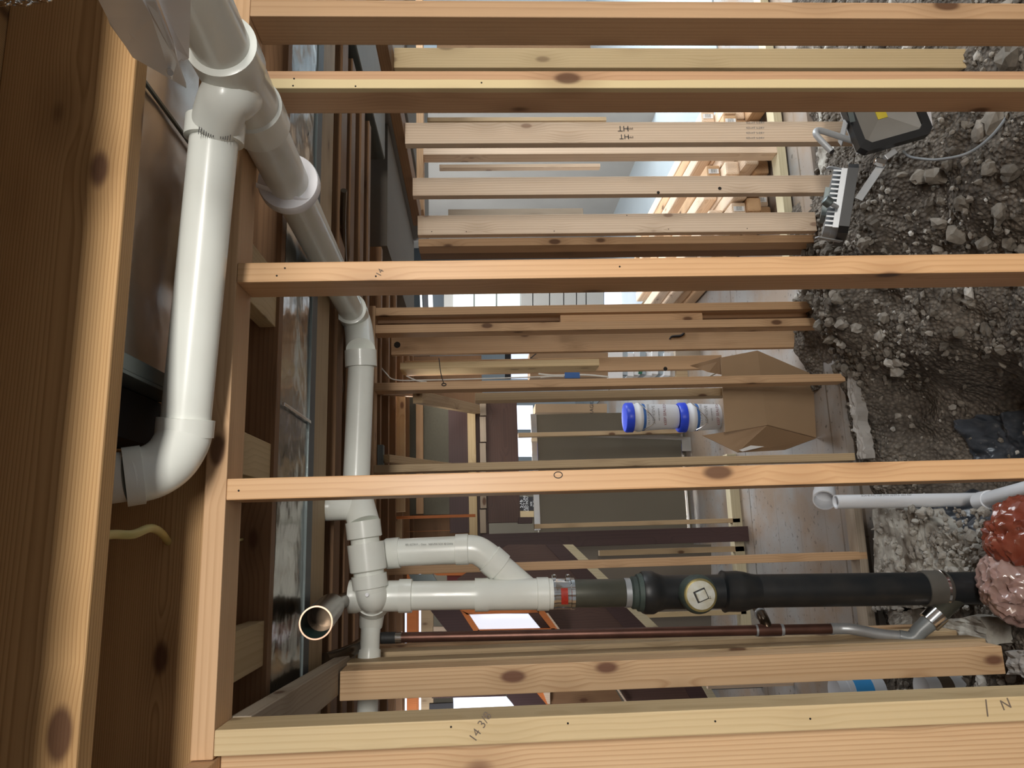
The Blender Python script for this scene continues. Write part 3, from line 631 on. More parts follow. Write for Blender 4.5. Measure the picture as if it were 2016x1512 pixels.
# band coupling and the dark riser
bc = thing('band_coupling', 'shiny steel band coupling with red label on the stack', 'coupling', stk(1110))
bb = vl('band', [(1087, 27), (1088, 29.5), (1094, 29.5), (1095, 29), (1122, 29), (1123, 30.2), (1130, 30.2), (1131, 27)], 'steel', bc)
for cx in (1091, 1118):
    bm = bmesh.new(); c = stk(cx)+Vector((.049, -.012, 0)); lathe(bm, c-Vector((.006, 0, 0)), c+Vector((.012, -.002, 0)), [(0, .004), (.45, .004), (.45, .0075), (.85, .0075), (1, .004)], 12); obj('screw', bm, M['steel'], bc, True)
    bm = bmesh.new(); c2_ = stk(cx)+Vector((.044, -.012, 0)); bmesh.ops.create_cube(bm, size=1)
    for v in bm.verts: v.co = Vector((v.co.x*.012, v.co.y*.016, v.co.z*.012))+c2_
    obj('screw_housing', bm, M['steel'], bc)
bm = bmesh.new(); na, r_ = 12, .0486; lv = []
for i in range(na+1):
    a = math.radians(-90+(-38+i*62/na)); 
    for xx in (1102, 1115):
        c = stk(xx); lv.append(bm.verts.new(c+Vector((-math.cos(a+PI/2)*0+math.sin(a+PI/2)*r_, -math.cos(a+PI/2)*r_, 0))))
for i in range(na): bm.faces.new((lv[2*i], lv[2*i+1], lv[2*i+3], lv[2*i+2]))
bmesh.ops.solidify(bm, geom=bm.faces[:], thickness=.0008)
obj('red_label', bm, M['red'], bc, True)
ci = thing('cast_iron_stack', 'black cast iron waste stack with white-capped cleanout', 'pipe', stk(1500))
vl('nipple', [(1128, 26.5), (1228, 26.5), (1229, 26)], 'abs', ci)
vl('clamp_ring', [(1229, 25), (1229, 28), (1240, 28), (1240, 25)], 'solder', ci)
vl('collar', [(1240, 27), (1244, 31), (1252, 31), (1254, 35), (1264, 37), (1266, 30)], 'irongreen', ci)
vl('hub', [(1262, 30), (1263, 39), (1268, 41), (1284, 41), (1292, 37), (1306, 32.5), (1345, 32.5), (1420, 32.5), (1421, 34), (1423, 40), (1430, 38.5), (1452, 39), (1466, 37), (1480, 33), (1492, 31.8)], 'iron', ci)
vl('pipe', [(1485, 31.8), (1822, 31.8)], 'iron', ci)
vl('pipe', [(1850, 31.5), (1934, 31), (1946, 34), (1975, 36)], 'iron', ci)
M['greyrubber'] = plain('dusty_grey_rubber', (.075, .068, .058), .6, noise_c=(.11, .1, .085), scale=20)
bd = vl('shielded_band', [(1815, 31), (1816, 34.5), (1822, 35.2), (1842, 35), (1850, 36), (1858, 35), (1862, 32)], 'greyrubber', ci)
vl('clamp_ring', [(1847, 34), (1848, 36.6), (1853, 36.6), (1854, 34)], 'steel', bd)
# cleanout facing the camera
cc = stk(1363)+Vector((.0, 0, 0)); dcl = (pz(1362, 1163, 2.2)-pz(1358, 1165.5, ZC)); c_a = cc; dc = Vector((-.02, -1, .05)).normalized()
bm = bmesh.new(); lathe(bm, cc, cc+dc*.105, [(0, .050), (.5, .05), (.55, .058), (.75, .060), (.86, .057), (.95, .054), (1, .049)], 44); co = obj('cleanout_hub', bm, M['irongreen'], ci, True)
bm = bmesh.new(); lathe(bm, cc+dc*.1, cc+dc*.112, [(0, .050), (.7, .050), (1, .044)], 44)
brs = plain('brass_ring', (.35, .29, .12), .4, .5, noise_c=(.12, .1, .05), scale=30); obj('brass_ring', bm, brs, co, True)
bm = bmesh.new(); lathe(bm, cc+dc*.104, cc+dc*.115, [(0, .043), (.9, .043), (1, .041)], 44); capm = plain('dirty_white_cap', (.62, .64, .60), .5, noise_c=(.42, .36, .2), scale=30, amount=.7); obj('white_cap', bm, capm, co, True)
s_ = Vector((1, 0, 0)); u_ = dc.cross(s_).normalized()*-1
board('square_plug', cc+dc*.112, cc+dc*.128, .028, .030, capm, parent=co, side=(.9, 0, .35), bev=.003)
board('square_recess', cc+dc*.1125, cc+dc*.1165, .036, .038, M['ink'], parent=co, side=(.9, 0, .35), bev=.001)
text_mesh('cap_mark', 'MADE', .012, cc+dc*.1155+Vector((.004, 0, -.031)), (1, 0, -.1), (0, 0, 1), M['ink'], co, .0006)
# ------------------------------------------------------------------ copper pipes
cp = thing('copper_pipe', 'slim brown copper drain pipe beside the black stack', 'pipe', pz(1200, 1247, 2.4))
def cpt(x): return pz(x, 1256-(x-750)*.0204, 2.4)
def cl(nm, x0, x1, r, m, n=28): return pipe(nm, cpt(x0), cpt(x1), r, M[m], cp, n=n)
cl('no_hub_coupling', 750, 782, .0185, 'rubber'); cl('clamp_ring', 779, 791, .0195, 'steel'); cl('pipe', 791, 1640, .0165, 'copper')
cl('solder_joint', 1487, 1491, .0185, 'solder'); cl('tee', 1491, 1536, .0195, 'copper'); cl('solder_joint', 1536, 1542, .0185, 'solder'); cl('solder_joint', 1635, 1640, .019, 'solder')
bm = bmesh.new(); sweep(bm, smooth_path([cpt(1512), pz(1505, 1222, 2.42), pz(1494, 1200, 2.5), pz(1484, 1186, 2.56)]), .0175, 24); obj('side_branch', bm, M['copperdark'], cp, True)
bm = bmesh.new(); lathe(bm, pz(1498, 1210, 2.46), pz(1496, 1207, 2.47), [(0, .0175), (0, .0195), (1, .0195), (1, .0175)], 24); obj('solder_joint', bm, M['solder'], cp, True)
bm = bmesh.new(); sweep(bm, smooth_path([cpt(1638), cpt(1655), pz(1680, 1239, 2.39), pz(1735, 1249, 2.38), pz(1785, 1254, 2.37)]), .0175, 24); obj('grey_pipe', bm, M['solder'], cp, True)
bm = bmesh.new(); sweep(bm, smooth_path([pz(1770, 1252, 2.37), pz(1795, 1256, 2.36), pz(1812, 1240, 2.36), pz(1835, 1220, 2.36)]), [.019+.0004*i for i in range(25)], 28); obj('grey_elbow', bm, plain('grey_plastic_elbow', (.20, .22, .23), .35), cp, True)
bm = bmesh.new(); lathe(bm, pz(1828, 1226, 2.36), pz(1850, 1206, 2.36), [(0, .03), (.05, .034), (.95, .034), (1, .03)], 32); obj('band_coupling', bm, M['steel'], cp, True)
pipe('branch_arm', pz(1845, 1211, 2.36), pz(1885, 1172, 2.40), .029, M['abs'], cp)
# open copper end hanging by the duct
ce = thing('copper_pipe_end', 'cut open end of a wide tarnished copper pipe', 'pipe', pz(640, 1205, 1.8))
pipe('pipe', pz(622, 1226, 1.60), pz(651, 1195, 1.97), .0355, M['copperdark'], ce, open_a=True, wall=.0022, n=56, depth=.3)
bm = bmesh.new(); a_, b_ = pz(622, 1226, 1.60), pz(651, 1195, 1.97); lathe(bm, pl(a_, b_, .004), pl(a_, b_, .35), [(0, .0331), (0, .0325), (.94, .0325), (1, .0331)], 40, False)
obj('oxidised_lining', bm, M['teal'], ce, True)
rim = bmesh.new(); lathe(rim, pl(a_, b_, -.004), pl(a_, b_, .006), [(1, .0326), (0, .0326), (0, .0358), (1, .0358)], 56, False); obj('cut_rim', rim, plain('bright_copper', (.75, .45, .32), .3, .9), ce, True)
for nm, pts, r, lab in (('drain_pipe_section', [(651, 1193, 1.96), (664, 1187, 2.2), (692, 1178, 2.38)], .024, 'short dark pipe entering the top of the white tee'),
                        ('drain_pipe_section', [(640, 1298, 2.2), (668, 1290, 2.25), (692, 1280, 2.3), (712, 1268, 2.4)], .02, 'dark curved pipe under the small white branch'),
                        ('water_pipe', [(677, 375, 2.5), (675, 430, 2.6), (676, 490, 2.75), (678, 520, 2.8)], .011, 'dark glossy water pipe beside the long drain pipe'),
                        ('water_pipe', [(668, 650, 2.7), (668, 740, 2.7), (669, 770, 2.7), (660, 790, 2.7), (656, 850, 2.7)], .012, 'tarnished water pipe with elbows above the white elbow'),
                        ('water_pipe', [(684, 640, 2.9), (683, 700, 2.9), (683, 730, 2.9)], .008, 'thin water pipe just above the second white elbow'),
                        ('water_pipe', [(657, 690, 2.7), (656, 730, 2.7)], .007, 'short pipe stub near the tarnished water pipe')):
    bm = bmesh.new(); sweep(bm, smooth_path([pz(*p) for p in pts], 6), r, 20)
    tag(obj(nm, bm, M['copperdark'], None, True), lab, 'pipe')
bm = bmesh.new(); sweep(bm, [at(538, 60, 'Z', 2.3), at(585, 200, 'Z', 2.3), at(655, 400, 'Z', 2.3)], .014, 16)
tag(obj('water_pipe', bm, M['copper'], None, True), 'straight copper line beneath the grey-green soffit box', 'pipe')

# ------------------------------------------------------------------ right-hand stud wall (runs away from the camera)
def rstud(ya, yb, x, z0, m, label, Yo=None, w2=.038):
    p, q_ = at(x, ya, 'Z', 2.035), at(x, yb, 'Z', 2.035); Y = (p.y+q_.y)/2 if Yo is None else Yo
    xa, xb = at(x+150, ya+(-1), 'Y', Y).x, at(x+150, yb-2, 'Y', Y).x
    return box('wall_stud', xb, xa, Y, Y+w2, z0, 2.0345, m, label, 'stud')
rstud(95, 135, 775, -.02, M['yellow'], 'greenish-yellow wide-faced stud with frayed edge near the top of the photo')
rA = rstud(242, 284, 797, .03, M['pale'], 'pale stud with stamped printing running into the work light')
rB = rstud(350, 386, 812, .03, M['pale'], 'pale stud with two drilled holes at its lower edge')
rC = rstud(424, 463, 822, .16, M['pale'], 'pale stud ending on the rubble beside the second work light')
Yd = at(822, 463, 'Z', 2.035).y
xa, xb = at(1200, 466, 'Y', Yd+.05).x, at(1200, 478, 'Y', Yd+.05).x
box('wall_stud', xb-.012, xb+.026, Yd+.04, Yd+.129, .12, 2.0345, M['fir2'], 'brown shaded stud doubled behind the last pale stud', 'stud')
xa = at(1200, 482, 'Y', Yd+.14).x
box('wall_stud', xa-.035, xa+.003, Yd+.13, Yd+.219, .02, 2.0345, M['brown'], 'dark end stud closing the pale stud wall', 'stud')
box('top_plate', 1.52, 1.612, 1.5, Yd+.23, 2.035, 2.073, M['brown'], 'brown top plate over the pale studs', 'plate')
Yy = at(800, 255, 'Z', 2.035).y
# stamps and holes
def face_text(o_parent, body, size, x, y, Y, rot=180, mat='ink'):
    p = at(x, y, 'Y', Y); n_ = Vector((0, -1, 0))
    # reading direction given in the photo: 0 = to the photo's right
    a = math.radians(rot); q2 = at(x+10*math.cos(a), y-10*math.sin(a), 'Y', Y); d = (q2-p).normalized()
    return text_mesh('stamp', body, size, p, d, n_.cross(d), M[mat], o_parent, .0006)
def fy(o):  # front face of a board
    return ORG[o].y-o.data.vertices[0].co.xyz.length*0-min(abs(v.co.x) for v in o.data.vertices)*0
YrA = (at(797, 242, 'Z', 2.035).y+at(797, 284, 'Z', 2.035).y)/2; YrB = (at(812, 350, 'Z', 2.035).y+at(812, 386, 'Z', 2.035).y)/2; YrC = (at(822, 424, 'Z', 2.035).y+at(822, 463, 'Z', 2.035).y)/2
face_text(rA, 'HT', .034, 1227, 253, YrA); face_text(rA, 'HT', .03, 1229, 269, YrA); face_text(rA, 'IPPC', .013, 1240, 253, YrA); face_text(rA, 'IPPC', .012, 1241, 270, YrA)
for k, yy_ in enumerate((242, 252, 262, 272)):
    face_text(rA, 'KD-HT S-DRY', .012, 1487, yy_, YrA, 0, 'greyprint')
def dark_disc(o_parent, x, y, Y, r, nm='drilled_hole'):
    p = at(x, y, 'Y', Y); bm = bmesh.new(); lathe(bm, p+Vector((0, -.0008, 0)), p+Vector((0, .004, 0)), [(0, r), (1, r)], 20); obj(nm, bm, M['shade_and_knot'], o_parent)
dark_disc(rB, 1417, 371, YrB, .0075); dark_disc(rB, 1296, 379, YrB, .0065)
for hx, hy in ((850, 459), (918, 459), (1091, 458), (1316, 454), (1471, 453), (1234, 427)): dark_disc(rC, hx, hy-3, YrC, .0022, 'nail_hole')
face_text(s6, '14 3/8', .020, 946, 1431, 1.31, 58, 'pencil'); face_text(s6, 'N', .024, 1980, 1387, 1.31, 20, 'pencil'); face_text(s6, '|', .03, 1942, 1391, 1.31, 0, 'pencil')
face_text(s4, '14', .015, 748, 537, 1.31, 60, 'pencil')
for hx, hy, o_, Yh in ((888, 1431, s6, 1.31), (1118, 1424, s6, 1.31), (1408, 1420, s6, 1.31), (1595, 1415, s6, 1.31), (561, 528, s4, 1.31), (545, 543, s4, 1.31), (740, 544, s4, 1.31), (1220, 525, s4, 1.31), (577, 169, s3, 1.31), (700, 170, s3, 1.31), (579, 155, s3, 1.31), (948, 163, s3, 1.31), (470, 966, s5, 1.31), (958, 1338, None, 0)):
    if o_: dark_disc(o_, hx, hy, Yh, .0017, 'nail_hole')
bm = bmesh.new()
for rj, (kx, ky) in enumerate(((1099, 935),)):
    p = at(kx, ky, 'Y', 1.3094); pts = [p+Vector((math.cos(a)*.0055, 0, math.sin(a)*.0075)) for a in [i*PI/10 for i in range(20)]]
    sweep(bm, pts+[pts[0]], .0008, 6, False)
obj('knot_ring', bm, M['ink'], s5, True)

# back-right framed wall, parallel to the nearest one
YB = 3.72
box('top_plate', 1.75, 3.6, YB, YB+.089, 2.045, 2.083, M['fir2'], 'top plate of the short wall seen between the pale studs', 'plate')
box('bottom_plate', 1.46, 3.6, YB, YB+.089, .012, .06, M['oldyellow'], 'yellow treated bottom plate under the bright back studs', 'plate')
def bstud(x, ya, yb, Y, z0, z1, m, label, depth=.089, group=None, nm='wall_stud'):
    xa, xb = at(x, ya, 'Y', Y).x, at(x, yb, 'Y', Y).x
    return box(nm, xb, xa, Y, Y+depth, z0, z1, m, label, 'stud', group=group)
bstud(1100, 289.5, 303, YB, .06, 2.045, M['pale'], 'bright pinkish stud between the stamped stud and the holed stud')
bstud(1000, 323, 329.5, 4.6, 0.9, 2.0, M['pale'], 'thin far board edge under the bright pinkish stud', .05)
bstud(1000, 230.5, 238, 4.3, .9, 2.06, M['mid'], 'thin far board edge just above the stamped stud', .05)
bstud(1000, 411, 424, 4.2, 1.1, 1.93, M['grey'], 'grey rough board standing behind the last pale stud', .04)
bstud(1000, 427, 438, 3.3, .15, 1.97, M['oldyellow'], 'yellowish board doubled behind the last pale stud', .038)
# soffit box and bulkhead
sfb = thing('soffit_duct', 'dark grey-green duct box hanging at the top of the photo', 'duct', (2.37, 2.2, 2.25))
box('duct_body', 2.0, 2.75, .9, 3.636, 2.25, 2.6, M['ductgrey'], parent=sfb)
box('underside_panel', 2.003, 2.747, .9, 3.634, 2.244, 2.2495, M['ductlight'], parent=sfb)
for hy in (1.3, 2.8): box('hanger_strap', 2.35, 2.38, hy, hy+.03, 2.6, 3.6, M['steel'], parent=sfb)
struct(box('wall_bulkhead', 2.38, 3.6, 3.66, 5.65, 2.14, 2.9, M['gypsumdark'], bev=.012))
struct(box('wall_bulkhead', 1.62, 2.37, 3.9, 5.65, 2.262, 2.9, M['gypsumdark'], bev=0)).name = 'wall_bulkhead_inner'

# ------------------------------------------------------------------ middle stud wall  Y = 3.4
Y2 = 3.4
XL2, XR2 = at(1000, 1260, 'Y', Y2).x, at(1000, 600, 'Y', Y2).x
box('top_plate', XL2, XR2+.005, Y2, Y2+.089, 2.255, 2.293, M['fir2'], 'top plate over the middle stud wall behind the second white elbow', 'plate')
def mstud(x, ya, yb, lab, m='fir2', z0=.02, z1=2.2545, Y=Y2, depth=.089): return bstud(x, ya, yb, Y, z0, z1, M[m], lab, depth)
mstud(1000, 602, 617.5, 'first tan stud of the middle wall, ending behind the rubble mound', z0=.10)
mstud(1240, 617.9, 631.9, 'short cripple board sandwiched between two tan studs', z0=at(1383, 622, 'Y', 3.43).z, z1=at(1103, 622, 'Y', 3.43).z, Y=3.43, depth=.05)
mstud(1000, 618, 633.2, 'recessed brown filler between the two tan studs', 'brown', z0=.1, Y=3.475, depth=.03)
mstud(1000, 635.5, 651.5, 'second tan stud of the middle wall, knotty near its middle', z0=.08)
w7 = mstud(1000, 660.5, 694, 'wide board with a black hook mark behind the middle wall', 'fir2', z0=at(1570, 672, 'Y', 3.75).z, z1=2.22, Y=3.75, depth=.038)
w8 = mstud(1250, 702, 729, 'wide board with a black knot above the cardboard box', 'fir2', z0=.3, z1=2.2, Y=4.25, depth=.038)
mstud(1000, 710, 723, 'pale nail-studded batten left of the wide board', 'yellow', z0=at(1180, 716, 'Y', 4.0).z, z1=2.2, Y=4.0, depth=.15)
mstud(1100, 746.5, 762, 'tan stud with a metal screw eye reaching down to the slab rim', z0=.0)
mstud(1200, 768, 783.5, 'stud sitting on the stained header above the two buckets', 'mid', z0=.3, z1=at(935, 777, 'Y', 3.8).z, Y=3.8)
mstud(1000, 909, 924, 'brown stud mostly hidden behind the ringed-knot stud', 'mid', z0=0)
mstud(1200, 1102, 1118, 'tan stud passing above the white bypass pipe', z0=0)
box('bottom_plate', at(1702, 1250, 'Y', Y2).x, at(1702, 1000, 'Y', Y2).x, Y2, Y2+.089, 0, .038, M['grey'], 'dusty bottom plate beside the broken concrete', 'plate')
# hook mark and knot on the wide boards
bm = bmesh.new()
sweep(bm, smooth_path([at(x, y, 'Y', 3.7495) for x, y in ((1318, 668), (1322, 663), (1330, 662), (1340, 661), (1346, 656), (1342, 651), (1332, 650))]), [.003+.004*math.sin(min(1, i/40)*PI) for i in range(49)], 8)
obj('paint_mark', bm, M['ink'], w7, True)
dark_disc(w7, 782, 679, 3.75, .017, 'black_knot'); dark_disc(w8, 1310, 726, 4.25, .012, 'black_knot')
# screw eye
bm = bmesh.new(); c = at(874, 757, 'Y', 3.395); sweep(bm, [c+Vector((math.cos(i*PI/8)*.006, 0, math.sin(i*PI/8)*.010)) for i in range(17)], .0022, 8, False)
sweep(bm, smooth_path([at(873, 753, 'Y', 3.395), at(868, 735, 'Y', 3.5), at(864, 705, 'Y', 3.6)]), .0022, 8)
tag(obj('hook_eye', bm, M['ink'], None, True), 'small dark screw eye on the tan stud above the header', 'hook')
# three studs stacked towards the bottom of the photo
z7 = at(669, 1340, 'Y', 2.22).z
def lstud(x, ya, yb, Y, zb, zt, m, lab, dx=0, depth=.038):
    xa, xb = at(x, ya, 'Y', Y).x, at(x, yb, 'Y', Y).x
    return box('wall_stud', xb, xa, Y, Y+depth, zb, zt, m, lab, 'stud')
lstud(1000, 1309, 1367, 2.22, at(1978, 1310, 'Y', 2.22).z, z7, M['plank'], 'wide-faced knotty stud under the copper pipe, pitch stains on it', depth=.1)
lstud(1000, 1293, 1308, 2.36, .2, z7+.03, M['mid'], 'tan stud tucked behind the wide-faced knotty stud', depth=.09)
lstud(1000, 1274.5, 1287, 2.62, .0, z7+.03, M['mid'], 'narrow board between copper pipe and the knotty studs', depth=.09)
lstud(1000, 1262.5, 1273, 2.9, .0, z7+.06, M['fir2'], 'thin tan board directly under the copper pipe', depth=.06)
# plates tying the corner to those studs
pA, pB = at(493, 1411, 'Z', 2.185), at(666, 1319, 'Z', 2.185); pC, pD = at(618, 1406, 'Z', 2.185), at(668, 1372, 'Z', 2.185)
sd = Vector((1, -.1, 0)); cA = Vector((pA.x-.0445, 1.40, 2.204)); cB = Vector(((pB.x+pD.x)/2, 2.22, 2.204))
board('top_plate', cA, cB+Vector((0, .3, 0)), .089, .038, M['grey'], 'dusty plate receding from the near corner to the knotty stud', 'plate', side=sd)
# ------------------------------------------------------------------ third framing, behind  (Y ~ 5)
Y3 = 5.0
def z3(x, Y=Y3, y=900): return at(x, y, 'Y', Y).z
def hb(nm, xa, xb, ya, yb, Y, m, lab, th=.089, cat='board', xr=None):
    """horizontal board: photo columns xa..xb give its height, rows ya..yb its length"""
    ym = (ya+yb)/2
    return box(nm, at(xa, yb, 'Y', Y).x, at(xb, ya, 'Y', Y).x, Y, Y+th, at(xb, ym, 'Y', Y).z, at(xa, ym, 'Y', Y).z, M[m], lab, cat)
for x, ya, yb, xt, xb_, Y, m, lab in ((1200, 903, 912.5, 1020, 1447, Y3, 'mid', 'thin stud just above the ringed-knot stud, in front of the taupe wall'),
                                   (1200, 1027.5, 1036.5, 1052, 1458, Y3, 'mid', 'thin stud resting on the dark stained post'),
                                   (1300, 1080, 1091, 1180, 1466, 5.0, 'mid', 'pale thin stud under the dark stained post'),
                                   (1400, 1203, 1212, 1250, 1470, 5.0, 'yellow', 'pale stud passing right behind the black cleanout'),
                                   (1200, 848, 856, 1020, 1345, 6.0, 'mid', 'slim board crossing the bright window opening by the buckets')):
    bstud(x, ya, yb, Y, max(0, at(xb_, ya, 'Y', Y).z), at(xt, ya, 'Y', Y).z, M[m], lab, .06)
dp = bstud(1300, 1041, 1071, 4.9, at(1475, 1056, 'Y', 4.9).z, at(950, 1056, 'Y', 4.9).z, M['dark2'], 'dark plum stained post crossing above the white bypass pipe', .1)
dp.name = 'stained_post'; dp['category'] = 'post'
hb('bottom_plate', 1447, 1466, 893, 1262, Y3, 'oldyellow', 'nail-spotted yellow bottom plate of the far framing', .089, 'plate')
hb('stained_header', 958, 1021, 789, 1030, 4.95, 'dark', 'wide dark stained header beam with peeled paint', .09, 'beam')
hb('stained_header', 1020, 1048, 1018, 1031, 4.94, 'dark2', 'short dark stained block under the wide header', .08, 'beam')
hb('header_board', 922, 938, 800, 1062, 4.93, 'yellow', 'pale edge board running above the peeled header', .09)
for k, (ya, yb) in enumerate(((789, 818), (820, 870), (872, 912), (914, 1001), (1003, 1050))):
    hb('shim_block', 945, 957, ya, yb, 4.92, 'grey', 'rough tan wood block in the row above the header', .05, 'block')['group'] = 'row of rough blocks above the header'
hb('stained_board', 938, 960, 786, 1060, 4.98, 'dark', 'dark backing board behind the row of rough blocks', .02)
hb('stained_board', 884, 922, 805, 1050, 4.97, 'dark2', 'dark plum board above the pale edge board', .03)
hb('wall_panel', 832, 886, 790, 1014, 5.25, 'greenpanel', 'grey-green ribbed panel high behind the header', .03, 'panel')
hb('wall_panel', 799, 822, 780, 1014, 5.25, 'greenpanel', 'narrow grey-green panel strip left of the brown rail', .03, 'panel')
hb('rail_board', 819, 833, 790, 1012, 5.2, 'fir2', 'orange-brown rail between two grey-green panels', .04)
hb('rail_board', 776, 797, 772, 1008, 4.6, 'mid', 'pale tan cross board nearest the white drain pipe', .04)
hb('rail_board', 745, 758, 772, 1040, 4.2, 'brown', 'dark brown cross board beside the white drain pipe', .05)
hb('wall_panel', 760, 776, 772, 1014, 5.2, 'gypsum', 'taupe strip of wall between two cross boards', .02, 'panel')
hb('stained_board', 780, 936, 1012, 1022, 4.3, 'redwood', 'reddish brown board crossing below the grey-green panels', .04)
hb('rail_board', 775, 790, 1020, 1062, 4.5, 'mid', 'short tan upright piece below the reddish board', .04)
hb('copper_strip', 800, 887, 1044, 1047, 4.6, 'redwood', 'thin glowing copper-coloured strip above the bypass pipe', .01, 'strip')
box('electrical_box', at(745, 920, 'Y', 3.5).x, at(745, 876, 'Y', 3.5).x, 3.49, 3.54, at(755, 900, 'Y', 3.5).z, at(743, 900, 'Y', 3.5).z, M['galvd'], 'dark metal bracket plate beside the white drain pipe', 'bracket')
def brace(pa, pb, Ya, Yb, wx, wy, m, lab):
    return board('brace', at(*pa, 'Y', Ya), at(*pb, 'Y', Yb), wx, wy, M[m], lab, 'brace', side=(1, 0, 0))
brace((822, 782), (938, 806), 3.6, 4.9, .06, .05, 'mid', 'tan brace slanting down to the rough block row')
brace((758, 903), (920, 923), 3.5, 4.8, .038, .045, 'mid', 'long thin brace slanting behind the ringed-knot stud')
brace((745, 770), (830, 776), 3.6, 4.6, .038, .05, 'brown', 'short dark brace under the screw-eye stud')
brace((1560, 700), (1622, 650), 4.0, 3.6, .03, .03, 'fir2', 'thin reddish stick leaning behind the cardboard box')
# ------------------------------------------------------------------ beyond: pony wall, windows, stored goods
YW = 6.2
struct(box('wall_pony', at(1200, 1250, 'Y', YW).x, at(1200, 813, 'Y', YW).x, YW, YW+.12, 0, at(1056, 900, 'Y', YW).z, M['olive'], bev=0))
box('corner_trim', at(1200, 1040, 'Y', YW).x, at(1200, 812, 'Y', YW).x, YW-.012, YW, at(1059, 900, 'Y', YW).z, at(1047, 900, 'Y', YW).z, M['steel'], 'bright metal trim along the top of the taupe half wall', 'trim')
hb('skirting_strip', 1345, 1350, 812, 1040, 6.19, 'steel', 'thin bright strip along the foot of the taupe half wall', .008, 'trim')
sheet('light_patch', [(1150, 860), (1343, 866), (1343, 888), (1440, 888), (1440, 868), (1300, 856)], 6.05, .012, M['gypsum2'], 'pale patch of light on the taupe half wall, modelled as a sheet')  # sheet stands in for the lighter side of a diagonal shadow edge
w1 = thing('window_1', None, None, at(1032, 850, 'Y', 7.5)); del_ = None
w1['kind'] = 'structure'; w1.name = 'window_1'
for k, (ya, yb) in enumerate(((798, 845), (856, 899))):
    sheet('pane', [(1016, ya), (1049, ya), (1049, yb), (1018, yb)], 7.5, .02, M['glasswin'], parent=w1)
bk = thing('notice_sign', 'small black sign with white lettering beside the metal trim', 'sign', at(1040, 992, 'Y', 7.58))
sg = sheet('board', [(1022, 978), (1053, 978), (1053, 1005), (1022, 1005)], 7.578, .021, M['ink'], parent=bk)
for k, (tx, sx_, bd_) in enumerate(((1026, .05, '576'), (1033, .03, 'DUCT UNI'), (1038, .03, 'LED MOU'), (1046, .022, 'SIZE'), (1051, .022, '20  10'))):
    p = at(tx, 992, 'Y', 7.577); text_mesh('sign_text', bd_, sx_*1.14, p, (1, 0, 0), (0, 0, 1), M['enamel'], sg, .001)
sheet('wood_block', [(1022, 1006), (1053, 1006), (1053, 1018), (1022, 1018)], 7.57, .03, M['yellow'], 'pale wood block below the black sign', 'block')
def card_box(nm, pix, Y, th, m, lab, cat='box', txt=None):
    b = thing(nm, lab, cat, at(*pix[0], 'Y', Y)); f = sheet('carton', pix, Y, th, M[m], parent=b)
    if txt:
        x, y, s, body, rot = txt; p = at(x, y, 'Y', Y); a = math.radians(rot); q2 = at(x+10*math.cos(a), y-10*math.sin(a), 'Y', Y); d = (q2-p).normalized()
        text_mesh('printed_text', body, s, p, d, Vector((0, -1, 0)).cross(d), M['ink'], f, .001)
    return b
card_box('cardboard_carton', [(1054, 795), (1195, 795), (1195, 812), (1054, 812)], 6.9, .3, 'card', 'pinkish cardboard carton beyond the taupe half wall', txt=(1165, 803, .05, 'FRAGILE', 90))
card_box('cardboard_carton', [(1042, 694), (1197, 694), (1197, 742), (1044, 742)], 6.0, .3, 'card2', 'tall brown carton with printed letters behind the middle studs', txt=(1052, 700, .1, 'N', 90))
for nm, pix, Y, m, lab, cat in (('white_cabinet', [(862, 690), (994, 690), (994, 745), (862, 745)], 12.84, 'wallcool', 'pale blue-white cabinet seen between the middle boards', 'cabinet'),
                           ('dark_screen', [(994, 690), (1006, 690), (1006, 745), (994, 745)], 12.84, 'ink', 'black gap panel beside the pale cabinet', 'panel'),
                           ('white_carton', [(1197, 690), (1226, 690), (1226, 745), (1197, 745)], 6.0, 'enamel', 'small white carton beside the tall brown carton', 'box'),
                           ('dark_screen', [(784, 690), (846, 690), (846, 712), (784, 712)], 12.84, 'gypsum', 'dark brown panel in the gap left of the pale cabinet', 'panel'),
                           ('dark_screen', [(1330, 680), (1520, 680), (1520, 712), (1330, 712)], 5.6, 'grey', 'brownish leaning panel behind the cardboard box', 'panel')):
    sheet(nm, pix, Y, .05, M[m], lab, cat)
wn = thing('window_2', None, None, at(1022, 720, 'Y', 12.86)); wn['kind'] = 'structure'
sheet('pane', [(1006, 690), (1044, 690), (1044, 745), (1006, 745)], 12.86, .03, M['glasswin'], parent=wn)
# paper and packets on the shelf
rr = random.Random(11)
sheet('pallet', [(1331.5, 688), (1360, 688), (1360, 746), (1331.5, 746)], 5.98, .35, M['mid'], 'low pallet under the stack of white packets', 'pallet')
for k in range(9):
    x = 1223+k*12; y0 = 692+rr.uniform(-2, 3)
    sheet('paper_packet', [(x+1, y0), (x+12.6, y0+1), (x+12.6, y0+46), (x+1, y0+45)], 6.0+rr.uniform(-.03, .03), .25, M['enamel' if k % 3 else 'wallcool'], 'white packet stacked in the lit gap behind the middle boards', 'packet', group='white packets in the lit gap')
sheet('green_tag', [(1258, 728), (1266, 728), (1264, 736), (1257, 736)], 5.955, .012, plain('green', (.02, .14, .08), .6), 'small dark green tag on the white packets', 'tag')
